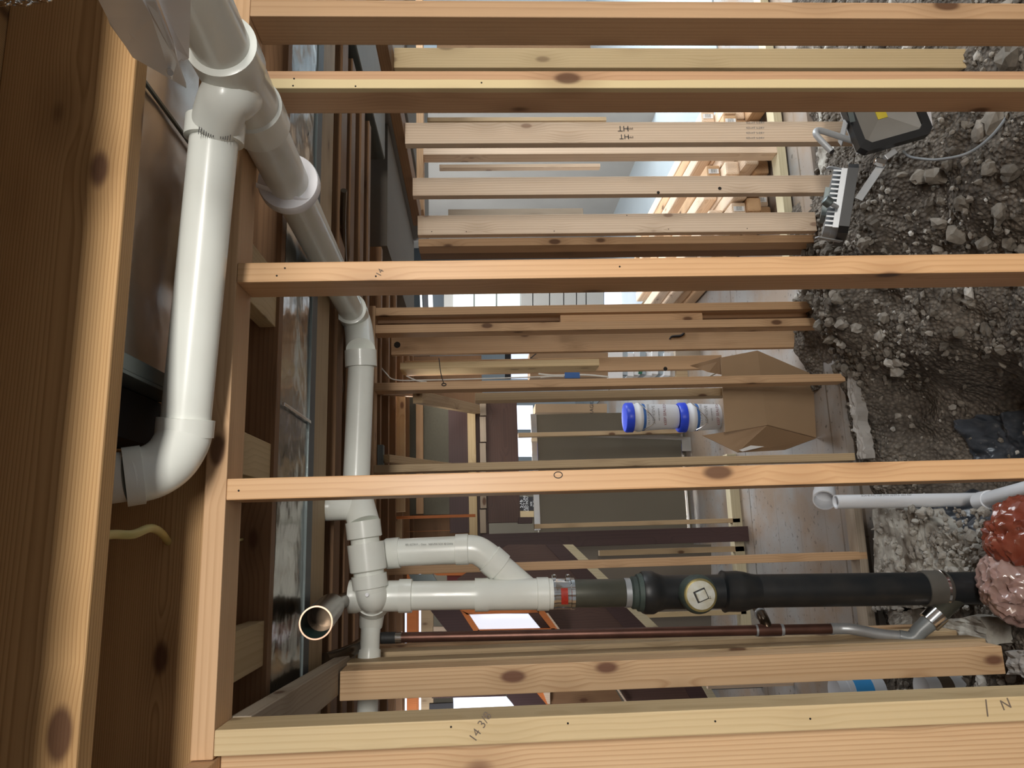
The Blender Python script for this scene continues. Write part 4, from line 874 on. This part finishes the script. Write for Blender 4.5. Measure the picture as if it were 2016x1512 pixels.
# white cables and blue tape
def cab(pts, r, lab, Y=3.9, m='white_cable'):
    bm = bmesh.new(); sweep(bm, smooth_path([at(x, y, 'Y', Y) for x, y in pts], 6), r, 8); tag(obj('electrical_cable', bm, M[m], None, True), lab, 'cable')
cab([(742, 712), (760, 735), (780, 748), (850, 748), (1000, 744), (1080, 741), (1110, 739)], .0035, 'white cable curving from the top plate behind the studs')
cab([(800, 740), (820, 749), (840, 752)], .0035, 'short white cable loop near the top of the middle wall')
cab([(1060, 736), (1090, 739), (1150, 738), (1198, 742)], .005, 'bright white cable passing through blue tape')
cab([(1064, 743), (1085, 741), (1110, 741)], .004, 'off-white cable strand beside the blue tape')
cab([(1397, 741), (1414, 732)], .005, 'short bright cable end by the cardboard box')
sheet('tape_wrap', [(1112, 733), (1141, 733), (1142, 744), (1112, 744)], 3.89, .012, M['bluetape'], 'blue tape wrapped around the white cables', 'tape')
# slot above the middle wall: frames, panes, bricks, leaning boards
wf = thing('window_3', None, None, at(950, 595, 'Y', 8.6)); wf['kind'] = 'structure'
for xa, xb_ in ((892, 932), (935, 976), (979, 1024)): sheet('pane', [(xa, 570), (xb_, 570), (xb_, 612), (xa, 612)], 8.6, .02, M['glasswin2'], parent=wf)
sheet('frame', [(874, 568), (1026, 568), (1026, 614), (874, 614)], 8.63, .03, M['gypsum2'], parent=wf)
for k, (xa, xb_) in enumerate(((1026, 1048), (1050, 1081), (1083, 1109), (1111, 1134), (1136, 1153), (1155, 1188))):
    sheet('wall_block', [(xa, 566), (xb_, 566), (xb_, 612), (xa, 612)], 8.4, .15, M['gypsum2'], 'beige block beside the frosted panes', 'block', group='beige blocks beside the frosted panes')
wg = thing('window_4', None, None, at(1220, 595, 'Y', 8.4)); wg['kind'] = 'structure'
sheet('pane', [(1190, 566), (1246, 566), (1246, 612), (1190, 612)], 8.4, .02, M['glasswin'], parent=wg)
for xa, xb_, m, lab in ((828, 832, 'enamel', 'thin white upright strip in the gap above the middle wall'), (834, 843, 'ink', 'black frame strip in the gap above the middle wall'), (844, 853, 'enamel', 'white frame strip beside the dark doorway gap'), (854, 874, 'bluegrey', 'dark slate panel left of the frosted panes')):
    sheet('frame_strip', [(xa-2, 566), (xb_-2, 566), (xb_, 612), (xa, 612)], 7.4, .04, M[m], lab, 'strip')
for k, (xa, m, lab) in enumerate(((1262, 'card', 'tan board leaning beyond the rubble mound'), (1268, 'greenpanel', 'pale green board leaning beyond the rubble mound'), (1302, 'card2', 'brown-edged board leaning beyond the mound'), (1310, 'gypsum2', 'whitish board leaning beyond the mound'))):
    w_ = (8, 30, 8, 25)[k]
    sheet('leaning_board', [(xa+22, 566), (xa+w_+22, 566), (xa+w_-8, 612), (xa-8, 612)], 6.6+k*.05, .03, M[m], lab, 'board')
sheet('leaning_board', [(1338, 566), (1470, 566), (1445, 612), (1318, 612)], 6.4, .03, M['dark2'], 'dark brown slatted board leaning beyond the mound', 'board')
for k, x in enumerate((1462, 1495, 1563)):
    pipe('metal_rod', at(x, 562, 'Y', 6.0), at(x-(16, 4, 0)[k], 612, 'Y', 6.0), .012, M['ductlight'], None, label='grey metal rod standing beyond the rubble mound', cat='rod', group='grey metal rods beyond the mound')
struct(box('wall_partition', at(1500, 612, 'Y', 6.9).x, at(1500, 560, 'Y', 6.9).x+.3, 6.9, 7.0, 0, at(1440, 600, 'Y', 6.9).z, M['gypsum'], bev=0))
# ------------------------------------------------------------------ garage side (right): far wall and lumber
YG = 9.6
struct(box('wall_garage', 4.0, 8.9, YG, YG+.1, 0, 3.6, M['wallcool'], bev=0))
struct(box('wall_side', 3.95, 4.0, 6.3, YG, 0, 3.6, M['gypsum2'], bev=0))
for pix, m, lab, cat, nm in (([(848, 360), (1165, 345), (1165, 436), (850, 436)], 'wallcool', 'pale blue door leaf seen between pale studs', 'panel', 'door_panel'),
                         ([(845, 326), (978, 326), (978, 350), (845, 350)], 'bluegrey', 'dark electrical panel on the far wall', 'panel', 'electrical_panel'),
                         ([(1048, 150), (1053, 150), (1053, 240), (1048, 240)], 'ink', 'thin black conduit on the far wall', 'conduit', 'wall_conduit'),
                         ([(1115, 200), (1225, 200), (1225, 238), (1115, 238)], 'bluegrey', 'dark machine in the far corner above the stamped stud', 'machine', 'dark_machine'),
                         ([(835, 200), (850, 200), (850, 240), (835, 240)], 'bluegrey', 'small dark box high on the far wall', 'box', 'junction_box'),
                         ([(860, 84), (1330, 84), (1330, 97), (860, 97)], 'brown', 'dark shelf edge at the top of the photo', 'shelf', 'wall_shelf'),
                         ([(978, 330), (1180, 326), (1180, 348), (978, 350)], 'ductlight', 'grey cupboard front on the far wall', 'cupboard', 'wall_cupboard')):
    sheet(nm.replace('panel', 'cabinet'), pix, YG-.12, .118, M[m], lab, cat)
sheet('white_notice', [(908, 331), (953, 331), (953, 336), (908, 336)], YG-.123, .003, M['enamel'], 'narrow white label strip on the dark electrical panel', 'label')
# stack of squared timbers seen end-on
rr = random.Random(5)
X0p = at(1500, 428, 'Y', 3.95).x
for row in range(4):
    for c_ in range(8):
        if row == 3 and c_ in (1, 4): continue
        ex = rr.uniform(0, .22) if row < 3 else rr.uniform(.05, .3)
        a = Vector((X0p+.045+c_*.0935+rr.uniform(-.002, .002)+(.02 if row % 2 else 0), 3.85+ex, .057+row*.0865))
        t = thing('timber', 'squared timber end in the lumber pile behind the pale studs', 'timber', a, 'squared timbers in the lumber pile')
        board('beam', a, a+Vector((0, 2.0, 0)), .085, .085, M['pale' if rr.random() < .45 else 'fir2'], parent=t, bev=.013)
        if rr.random() < .5:
            la = board('end_label', a-Vector((0, .0035, 0)), a-Vector((0, .0005, 0)), .03, .062, M['enamel'], parent=t, bev=0)
            text_mesh('label_text', '|||||', .028, a-Vector((0, .0036, 0)), (0, 0, 1), (-1, 0, 0), M['ink'], t, .0006)
# ------------------------------------------------------------------ left side: panelled sloping partition and orange frames
struct(box('wall_upper', at(850, 1062, 'Y', 5.6).x, at(850, 700, 'Y', 5.6).x, 5.62, 5.68, at(952, 900, 'Y', 5.6).z, 2.44, M['brown'], bev=0))
YS = 4.75
slp = thing('sloping_partition', 'dark stained sloping panelled partition with bright parallelogram window', 'partition', at(1150, 1180, 'Y', YS))
slq = thing('sloping_partition', 'dark red panelling showing through the lowest gap of the photo', 'partition', at(1150, 1380, 'Y', YS))
def sh(nm, pix, m, lab, Y=YS, th=.03, cat='panel', **k):
    if nm in ('sloping_panel', 'sloping_rail', 'sloping_strip', 'wood_strip', 'door_rail'):
        return sheet(nm, pix, Y, th, M[m], parent=slp if pix[0][1] < 1300 else slq)
    return sheet(nm, pix, Y, th, M[m], lab, cat, **k)
sh('sloping_panel', [(1000, 1072), (1075, 1072), (1095, 1095), (1256, 1256), (1262, 1262), (1085, 1262), (1040, 1208), (935, 1208), (900, 1140)], 'dark', 'big reddish-brown sloping panel behind the stack', YS+.02)
sh('sloping_rail', [(1074, 1072), (1108, 1072), (1300, 1262), (1254, 1262)], 'dark2', 'dark sloping rail right behind the dark copper nipple')
sh('sloping_strip', [(1108, 1072), (1128, 1072), (1325, 1262), (1300, 1262)], 'oldyellow', 'pale sloping wood strip beside the dark rail', YS-.01)
sh('sloping_panel', [(1128, 1072), (1400, 1072), (1400, 1262), (1325, 1262)], 'gypsum', 'brown shadowed wall beside the pale sloping strip', YS+.5)
sh('sloping_rail', [(843, 1196), (905, 1196), (960, 1262), (895, 1262)], 'dark2', 'dark plum board slanting beside the bright window lite')
for pq in ([(907, 1200), (1056, 1196), (1062, 1206), (919, 1210)], [(905, 1200), (922, 1208), (944, 1241), (962, 1262), (945, 1262)], [(940, 1240), (1092, 1237), (1112, 1262), (956, 1262)], [(1052, 1196), (1066, 1196), (1112, 1250), (1100, 1258), (1085, 1238)]):
    sh('sloping_strip', pq, 'redwood', '', YS-.02)
wz = thing('window_5', None, None, at(1000, 1222, 'Y', YS)); wz['kind'] = 'structure'
sheet('pane', [(922, 1208), (1060, 1205), (1090, 1238), (942, 1241)], YS+.03, .02, M['glasswin'], parent=wz)
sh('wood_strip', [(1075, 1207), (1079, 1207), (1107, 1245), (1103, 1246)], 'pale', 'thin bright edge strip beside the red-brown frame', YS-.03, .01)
for xa, xb_, m, lab, e in ((801, 820, 'redwood', 'bright orange door stile below the bypass pipe', 0), (820, 824, 'redwood', 'thin reddish edge beside the orange stile', 0), (829, 853, 'mid', 'ribbed tan casing beside the orange stile', 0)):
    sh('door_stile', [(xa, 1130), (xb_, 1130), (xb_, 1420), (xa, 1420)], m, lab, 4.9, .04, 'stile')
wy = thing('window_6', None, None, at(826, 1280, 'Y', 4.9)); wy['kind'] = 'structure'
sheet('pane', [(823, 1130), (829, 1130), (829, 1420), (823, 1420)], 4.93, .02, M['glasswin'], parent=wy)
sheet('pane', [(797, 1195), (802, 1195), (802, 1420), (797, 1420)], 4.93, .02, M['glasswin'], parent=wy)
sh('door_rail', [(848, 1126), (960, 1126), (960, 1133), (860, 1133)], 'redwood', 'orange horizontal rail glimpsed above the stack', 4.85)
sh('redwood_board', [(880, 1133), (950, 1133), (950, 1148), (880, 1148)], 'maroon', 'blurred maroon board glimpsed above the stack', 4.9)
sh('metal_bracket', [(805, 1131), (852, 1131), (862, 1146), (812, 1148)], 'galvd', 'bolted grey metal plate above the stack', 4.7)
sh('wood_strip', [(852, 1234), (882, 1234), (886, 1243), (852, 1243)], 'pale', 'pale ledge strip beside the dark plum board', 4.9)
# lower slot between the two near studs
wx = thing('window_7', None, None, at(950, 1384, 'Y', YS)); wx['kind'] = 'structure'
sheet('pane', [(892, 1373), (995, 1370), (1014, 1392), (893, 1396)], YS+.03, .02, M['glasswin'], parent=wx)
sh('door_rail', [(850, 1366), (990, 1362), (996, 1371), (850, 1375)], 'dark', 'dark red rail above the lower bright window', YS)
sh('door_rail', [(845, 1386), (892, 1384), (892, 1397), (845, 1397)], 'ink', 'black latch block beside the lower bright window', YS)
sh('sloping_rail', [(995, 1364), (1058, 1362), (1082, 1392), (1016, 1396)], 'dark2', 'dark board slanting right of the lower bright window', YS)
sh('sloping_strip', [(1055, 1362), (1068, 1362), (1085, 1392), (1080, 1392)], 'redwood', 'slim red-brown strip under the wide knotty stud', YS-.01)
sh('wood_strip', [(1068, 1360), (1083, 1360), (1083, 1386), (1078, 1386)], 'pale', 'small pale upright strip under the wide knotty stud', YS-.02)
sh('sloping_panel', [(1083, 1358), (1210, 1355), (1230, 1390), (1083, 1392)], 'brown', 'brown panel seen under the wide knotty stud', YS)
sh('wood_strip', [(1212, 1354), (1216, 1354), (1236, 1384), (1232, 1384)], 'pale', 'thin light strip slanting under the wide knotty stud', YS-.02, .01)
sh('sloping_panel', [(1218, 1352), (1345, 1350), (1365, 1385), (1238, 1388)], 'dark', 'red-brown panel slanting under the wide knotty stud', YS)
sh('sloping_rail', [(1345, 1350), (1380, 1348), (1400, 1384), (1366, 1385)], 'dark2', 'dark plum rail slanting left of the wide knotty stud foot', YS)
sh('sloping_strip', [(1380, 1348), (1395, 1348), (1416, 1382), (1400, 1384)], 'oldyellow', 'pale sloping strip end in the lower gap', YS-.01)
bstud(1495, 1340, 1353, 4.4, .0, .5, M['pale'], 'short pinkish stud stub in the lower gap', .03)
box('post', at(1492, 1400, 'Y', 4.3).x, at(1492, 1340, 'Y', 4.3).x, 4.9, 4.95, 0, at(1400, 1360, 'Y', 4.9).z, M['bluegrey'], 'dark slate panel low in the gap between two near studs', 'panel')
# ------------------------------------------------------------------ cardboard box
F1, F2 = at(1600, 737, 'Z', .0), at(1607, 862, 'Z', .0)
T1, T2 = at(1491, 690, 'Y', F1.y-.10), at(1510, 837, 'Y', F2.y-.10)
bx = thing('cardboard_box', 'open brown cardboard box with raised flaps on the tiled floor', 'box', (F1+F2)/2)
def quad(nm, pts, m, th=.004, parent=bx):
    bm = bmesh.new(); p = [Vector(q) for q in pts]; n_ = (p[1]-p[0]).cross(p[2]-p[0]).normalized()*th
    ngon_prism(bm, p, n_); return obj(nm, bm, M[m], parent)
bkv = Vector((.03, .36, .0))
quad('front_side', [F1, F2, T2, T1], 'card')
quad('back_side', [F1+bkv, F2+bkv, T2+bkv, T1+bkv], 'card2'); quad('left_side', [F2, F2+bkv, T2+bkv, T2], 'card2'); quad('right_side', [F1, T1, T1+bkv, F1+bkv], 'card')
quad('base', [F1, F1+bkv, F2+bkv, F2], 'card2')
quad('front_flap', [T1, T2, at(1428, 851, 'Y', T2.y-.02), at(1419, 704, 'Y', T1.y-.02)], 'card')
lf = quad('left_flap', [T2+Vector((-.004, 0, 0)), at(1383, 858, 'Y', T2.y+.10), at(1452, 891, 'Y', T2.y-.0), at(1545, 886, 'Y', F2.y-.02), F2+Vector((-.004, 0, .004))], 'card2')
quad('right_flap', [at(1358, 720, 'Y', T1.y+.2), at(1419, 703, 'Y', T1.y), at(1422, 738, 'Y', T1.y+.05), at(1395, 733, 'Y', T1.y+.1)], 'card2')
quad('tape_patch', [at(x, y, 'Y', T2.y-.012) for x, y in ((1455, 886), (1478, 877), (1505, 879), (1462, 889))], 'enamel', .001, lf)
# ------------------------------------------------------------------ buckets
def vlathe(nm, x0, x1, y, Y, prof, m, parent, n=36):
    root = parent if parent.parent is None else parent.parent
    a = at(x0, y, 'Y', Y); a.x = root.location.x; zc = float(R.T[2] @ (np.array(a)-CAM))*-1; b = Vector((a.x, a.y, at(x1, y, 'Y', Y).z))
    bm = bmesh.new(); lathe(bm, a, b, [((x-x0)/(x1-x0), r*zc/F) for x, r in prof], n); return obj(nm, bm, M[m], parent, True)
YK = 5.3
for k, (xt, xe, lab) in enumerate(((1229, 1333, 'white pail with blue lid standing on top of another pail'), (1333, 1436, 'white pail with blue lid and maroon print, lower of the two'))):
    b = thing('bucket', lab, 'bucket', at(xe, 820, 'Y', YK))
    body = vlathe('body', xt+12, xe-.5, 820, YK, [(xt+12, 26), (xt+22, 27), (xt+24, 28.5), (xt+30, 28.5), (xt+32, 26.8), (xe-3, 24), (xe-.5, 22.5)], 'bucket', b)
    vlathe('lid', xt, xt+16, 820, YK, [(xt+1, 24), (xt, 27), (xt+3, 29.5), (xt+15, 29.5), (xt+16, 27)], 'blue', b)
    vlathe('stripe', xt+30, xt+38, 820, YK, [(xt+33, 27.05), (xt+38, 26.6)], 'bluetape', body)
    c = at(xt+62, 820, 'Y', YK); 
    for tx, body_t, sz, mt in ((48, 'MULTI-PURPOSE', .035, 'greyprint'), (58, 'ADHESIVE', .05, 'greyprint'), (68, 'net contents', .03, 'ink'), (80, 'KEEP SEALED', .045, 'maroon')):
        text_mesh('label_print', body_t, sz*.6, at(xt+tx, 816, 'Y', YK-.107), (1, .04, 0), (0, 0, 1), M[mt], body, .001)
    hp_ = [at(xt+28, 793, 'Y', YK-.06), at(xt+45, 808, 'Y', YK-.13), at(xt+60, 830, 'Y', YK-.13), at(xt+38, 846, 'Y', YK-.06)]
    bm = bmesh.new(); sweep(bm, smooth_path(hp_), .003, 8); obj('wire_handle', bm, M['steel'], b, True)
# ------------------------------------------------------------------ tubs seen low in the photo
tb = thing('plastic_tub', 'white tub with sky-blue label between the two lowest studs', 'tub', at(1733, 1360, 'Y', 3.25))
vlathe('body', 1643, 1734, 1362, 3.25, [(1645, 25), (1643, 29), (1658, 29), (1659, 27), (1662, 27), (1663, 28.5), (1734, 27)], 'bucket', tb)
vlathe('label', 1674, 1710, 1362, 3.25, [(1674, 28.8), (1710, 28.2)], 'skyblue', tb)
tb = thing('plastic_tub', 'translucent white tub of brown mud near the grey gravel', 'tub', at(1892, 1355, 'Y', 2.75))
clear = plain('translucent_tub', (.7, .72, .74), .3, amount=.1)
M['clear'] = clear
M['mud'] = plain('brown_mud', (.11, .08, .05), .7)
vlathe('body', 1815, 1893, 1360, 2.75, [(1816, 27), (1815, 30), (1832, 30), (1838, 28.3), (1893, 26)], 'clear', tb)
vlathe('mud_band', 1841, 1866, 1360, 2.75, [(1841, 28.8), (1866, 27.9)], 'mud', tb)
# ------------------------------------------------------------------ white drain risers on the ground
rs = thing('drain_riser', 'open-topped white pipe rising from the trench behind the glossy orange stud', 'pipe', at(1940, 986, 'Y', 2.9))
zt, zb = at(1645, 988, 'Y', 2.9), at(1938, 984, 'Y', 2.9)
rp = pipe('pipe', zt, Vector((zt.x-.008, zt.y, zb.z)), .0275, M['pvcnew'], rs, open_a=True)
bm = bmesh.new(); lathe(bm, pz(1930, 988, 2.78), pz(1950, 984, 2.70), [(0, .028), (.02, .036), (1, .036), (1, .03)], 32); obj('hub', bm, M['pvcnew'], rs, True)
pipe('arm', pz(1932, 987, 2.77), pz(2060, 955, 2.3), .029, M['pvcnew'], rs)
print_on('printed_text', 'SCH 40 PVC 1120 DWV ASTM D 2665 NSF', .0105, 1745, 975, 2.81, 20, rp)
cq = thing('pipe_coupling', 'short white pipe coupling lying on the tiled floor', 'coupling', at(1640, 978, 'Z', .05))
bm = bmesh.new(); a_, b_ = pz(1624, 955, 3.52), pz(1623, 985, 3.40); lathe(bm, a_, b_, [(.2, .042), (0, .042), (0, .047), (.55, .047), (.57, .051), (1, .051), (1, .045), (.5, .045)], 40); obj('sleeve', bm, M['pvcnew'], cq, True)
# ------------------------------------------------------------------ plastic in the trench, bag
def crumple(nm, c, rx, ry, rz, m, seed, parent=None, amp=.2):
    bm = bmesh.new(); bmesh.ops.create_icosphere(bm, subdivisions=5, radius=1)
    off = Vector((seed*3.1, seed*1.7, seed))
    for v in bm.verts:
        n_ = v.co.normalized(); q = Vector((n_.x*1.0, n_.y*1.0, n_.z*.45)); q = q+Vector((noise.noise(n_*1.5+off), noise.noise(n_*1.5-off), 0))*.5
        r = .5*(1-3*abs(noise.noise(q*1.8+off)))+.38*(1-3*abs(noise.noise(q*3.9+off)))+.22*(1-3*abs(noise.noise(q*8+off)))+.05*noise.noise(n_*22)
        k = 1+amp*r; v.co = Vector((n_.x*rx, n_.y*ry, n_.z*rz))*k+Vector(c)
    return obj(nm, bm, M[m], parent, True)
bg_ = thing('plastic_bag', 'crumpled orange and pink plastic bag beside the foot of the black stack', 'bag', pz(2000, 1110, 2.3))
crumple('orange_part', pz(2030, 1060, 2.28), .115, .10, .12, 'orangebag', 3, bg_); crumple('pink_part', pz(2012, 1152, 2.28), .11, .10, .11, 'pinkbag', 8, bg_)
for k, (xa, xb_, ya, yb, lab) in enumerate(((.24, .43, 2.3, 3.0, 'wrinkled black plastic lying in the trench above the ringed-knot stud'), (-.12, .13, 2.35, 3.3, 'wrinkled black plastic lying around the white drain riser'))):
    bm = bmesh.new(); g = []; n1, n2 = 50, 90
    for j in range(n2+1):
        row = []
        for i in range(n1+1):
            e = .02*noise.noise(Vector((j*.15, 5*k, 0))) ; x = xa+(xb_-xa)*i/n1+e; y = ya+(yb-ya)*j/n2+.03*noise.noise(Vector((i*.1, 7+k, 0)))
            p = Vector((x*9, y*7, k*4)); wr_ = .03*abs(noise.noise(p))+.015*abs(noise.noise(p*2.3))+.006*noise.noise(p*5)
            row.append(bm.verts.new((x, y, ground(x, y)+.006+wr_)))
        g.append(row)
    for j in range(n2):
        for i in range(n1): bm.faces.new((g[j][i], g[j][i+1], g[j+1][i+1], g[j+1][i]))
    tag(obj('plastic_sheet', bm, M['blackplastic'], None, True), lab, 'plastic sheet')
# ------------------------------------------------------------------ work lights
def flood(O, u, v, label, s=.25, d=.062):
    """square LED flood lamp; u, v span the front, it shines along n"""
    O = Vector(O); u = Vector(u).normalized(); v = (Vector(v)-u*Vector(v).dot(u)).normalized(); n_ = u.cross(v)
    t = thing('work_light', label, 'lamp', O); h = s/2
    P = lambda a, b, c: O+u*a*h+v*b*h+n_*c
    bm = bmesh.new()
    c_ = .84
    out = [(1, c_), (c_, 1), (-c_, 1), (-1, c_), (-1, -c_), (-c_, -1), (c_, -1), (1, -c_)]
    i_ = .80; cc_ = .66
    inn = [(i_, cc_), (cc_, i_), (-cc_, i_), (-i_, cc_), (-i_, -cc_), (-cc_, -i_), (cc_, -i_), (i_, -cc_)]
    fo = [bm.verts.new(P(a, b, 0)) for a, b in out]; fi = [bm.verts.new(P(a, b, .002)) for a, b in inn]
    bo = [bm.verts.new(P(a, b, -d*.55)) for a, b in out]; bi = [bm.verts.new(P(a, b, -.012)) for a, b in inn]
    for k in range(8):
        q = (k+1) % 8
        bm.faces.new((fo[k], fo[q], fi[q], fi[k])); bm.faces.new((fo[k], bo[k], bo[q], fo[q])); bm.faces.new((fi[k], fi[q], bi[q], bi[k]))
    bm.faces.new(bo); obj('housing', bm, M['lampblack'], t)
    cs = [(1, 1), (-1, 1), (-1, -1), (1, -1)]
    for k in range(4):
        bm = bmesh.new(); a, b = cs[k], cs[(k+1) % 4]; m_ = .14; w_ = .79
        ngon_prism(bm, [P(a[0]*w_, a[1]*w_, -.010), P(b[0]*w_, b[1]*w_, -.010), P(b[0]*m_, b[1]*m_, -d*.5), P(a[0]*m_, a[1]*m_, -d*.5)], n_*-.0015); obj('reflector', bm, M['lampface'], t)
    bm = bmesh.new(); ngon_prism(bm, [P(a*.135, b*.135, -d*.48) for a, b in cs], n_*-.003); obj('led_chip', bm, M['led'], t)
    # heat sink with fins
    bm = bmesh.new(); ngon_prism(bm, [P(a*.86, b*.86, -d*.55) for a, b in cs], n_*-.02); hs = obj('heat_sink', bm, M['lampgrey'], t)
    bm = bmesh.new()
    for k in range(13):
        a = -.8+1.6*k/12; ngon_prism(bm, [P(a-.025, -.8, -d*.55-.02), P(a+.025, -.8, -d*.55-.02), P(a+.025, .8, -d*.55-.02), P(a-.025, .8, -d*.55-.02)], n_*-.026)
    obj('fins', bm, M['lampgrey'], hs)
    bm = bmesh.new(); ngon_prism(bm, [P(a*.42, b*.42, -d*.55-.018) for a, b in cs], n_*-.045); obj('driver_box', bm, M['galvd'], hs)
    # mounting bracket
    for sgn in (1, -1):
        board('bracket_arm', P(sgn*1.05, 0, -.012), P(sgn*1.05, -.3, -.10), .004, .026, M['lampgrey'], parent=t, side=u, bev=.001)
    return t, P
cA_, cB_, cC_ = pz(1690, 308, 2.55), pz(1832, 268, 2.55), pz(1655, 163, 2.60)
ce_ = (cA_+cB_)/2+(cC_-cA_)/2
uu = (cB_-cA_); vv = (cC_-cA_)
tL, PL_ = flood(ce_, uu, vv, 'square black work light with yellow chip, facing the camera', .262)
board('side_label', pz(1679, 240, 2.538), pz(1673, 215, 2.538), .018, .001, M['galvd'], parent=tL, side=uu, bev=0)
bm = bmesh.new(); sweep(bm, smooth_path([pz(1684, 279, 2.62), pz(1650, 268, 2.60), pz(1614, 257, 2.58), pz(1606, 261, 2.57), pz(1612, 272, 2.56), pz(1637, 298, 2.54)]), .0105, 18)
obj('handle', bm, M['lampgrey'], tL, True)
bm = bmesh.new(); lathe(bm, pz(1636, 297, 2.542), pz(1638.5, 299.5, 2.538), [(0, .0085), (1, .0085)], 16); obj('handle_end', bm, M['ink'], tL, True)
board('stand_bar', pz(1738, 322, 2.62), pz(1690, 393, 2.62), .027, .006, M['lampgrey'], parent=tL, side=(1, .3, .6), bev=.001)
board('stand_clip', pz(1722, 316, 2.6), pz(1742, 322, 2.6), .02, .02, M['steel'], parent=tL, side=(0, 1, 0), bev=.002)
board('stand_clip', pz(1742, 312, 2.6), pz(1762, 298, 2.6), .02, .02, M['lampgrey'], parent=tL, side=(0, 1, 0), bev=.002)
board('rear_tab', pz(1826, 215, 2.62), pz(1830, 252, 2.62), .03, .004, M['plastic'], parent=tL, side=(0, .4, -1), bev=.001)
dA, dB = pz(1684, 345, 2.62), pz(1664, 470, 2.62)
vr_ = Vector(ray(1675, 405)).normalized()
tM, PM_ = flood((dA+dB)/2+vr_*.12, dB-dA, vr_+Vector((0, 0, .06)), 'second work light seen edge-on, tipped face-down by the rubble', .25)
bm = bmesh.new(); lathe(bm, pz(1622, 392, 2.6), pz(1636, 402, 2.6), [(0, .013), (.1, .018), (.9, .018), (1, .012)], 14); obj('knob', bm, M['galvd'], tM, True)
pipe('knob_shaft', pz(1634, 400, 2.6), pz(1648, 408, 2.62), .008, M['lampgrey'], tM)
bm = bmesh.new(); sweep(bm, smooth_path([pz(1778, 298, 2.58), pz(1790, 308, 2.55), pz(1815, 313, 2.5), pz(1850, 314, 2.45), pz(1905, 302, 2.4), pz(1950, 270, 2.4), pz(1985, 225, 2.4), pz(2005, 180, 2.4)]), .005, 10)
tag(obj('electrical_cable', bm, M['greycable'], None, True), 'thin grey cable looping over the rocks from the work light', 'cable')
# ------------------------------------------------------------------ shop light fixture at the upper left, with its chain
fx = thing('shop_light_fixture', 'angular white fixture end hanging at the upper left corner of the photo', 'light fixture', pz(300, 80, .88))
def fz(y): return .80+.0011*y
def fprism(nm, pix, off, m, dz=0.0):
    bm = bmesh.new(); ngon_prism(bm, [pz(x, y, fz(y)+dz) for x, y in pix], off); return obj(nm, bm, M[m], fx)
fprism('housing', [(190, -16), (208, 20), (213, 34), (243, 76), (259, 101), (337, 146), (366, 163), (347, 111), (333, 82), (296, 18), (278, -16)], (0, .012, .004), 'enamel')
fprism('rim', [(282, -16), (296, 18), (333, 82), (341, 84), (310, 10), (302, -16)], (0, .014, .004), 'bucket', -.004)
fprism('reflector', [(306, -16), (342, 84), (347, 110), (353, 104), (357, 108), (368, 103), (371, -16)], (0, .012, .002), 'plastic', .012)
pipe('screw', pz(333, 140, .945), pz(335, 143, .935), .004, M['steel'], fx, n=14)
ch = thing('chain', 'short silver chain at the extreme upper left corner', 'chain', pz(40, 2, .8))
for k in range(5):
    c = pz(4+k*21, 5-2*k*(k > 2), .8); d = (pz(30, 5, .8)-pz(0, 5, .8)).normalized(); sdv = (Vector((0, 1, 0)) if k % 2 else Vector((1, .2, 0))); sdv = (sdv-d*sdv.dot(d)).normalized()
    bm = bmesh.new(); sweep(bm, [c+d*math.cos(a)*.0085+sdv*math.sin(a)*.0045 for a in [i*PI/10 for i in range(21)]], .0014, 8, False); obj('link', bm, M['steel'], ch, True)
# faded grade marks and dark knot on the near joist
jb = [o for o in bpy.data.objects if o.get('label', '').startswith('big knotted joist')][0]
for y_, w_ in ((690, 1), (727, 1)):
    for k in range(8):
        x_ = 6+k*29
        p = at(x_, y_+(k % 3)*1.5, 'Y', .9547); 
        text_mesh('faded_mark', ('SEL', 'STR', 'DF', 'KD', '24', 'HEM', 'S', 'II')[k], .011, p, at(x_+10, y_, 'Y', .9547)-p, at(x_, y_-10, 'Y', .9547)-p, M['pencil'], jb, .0005)
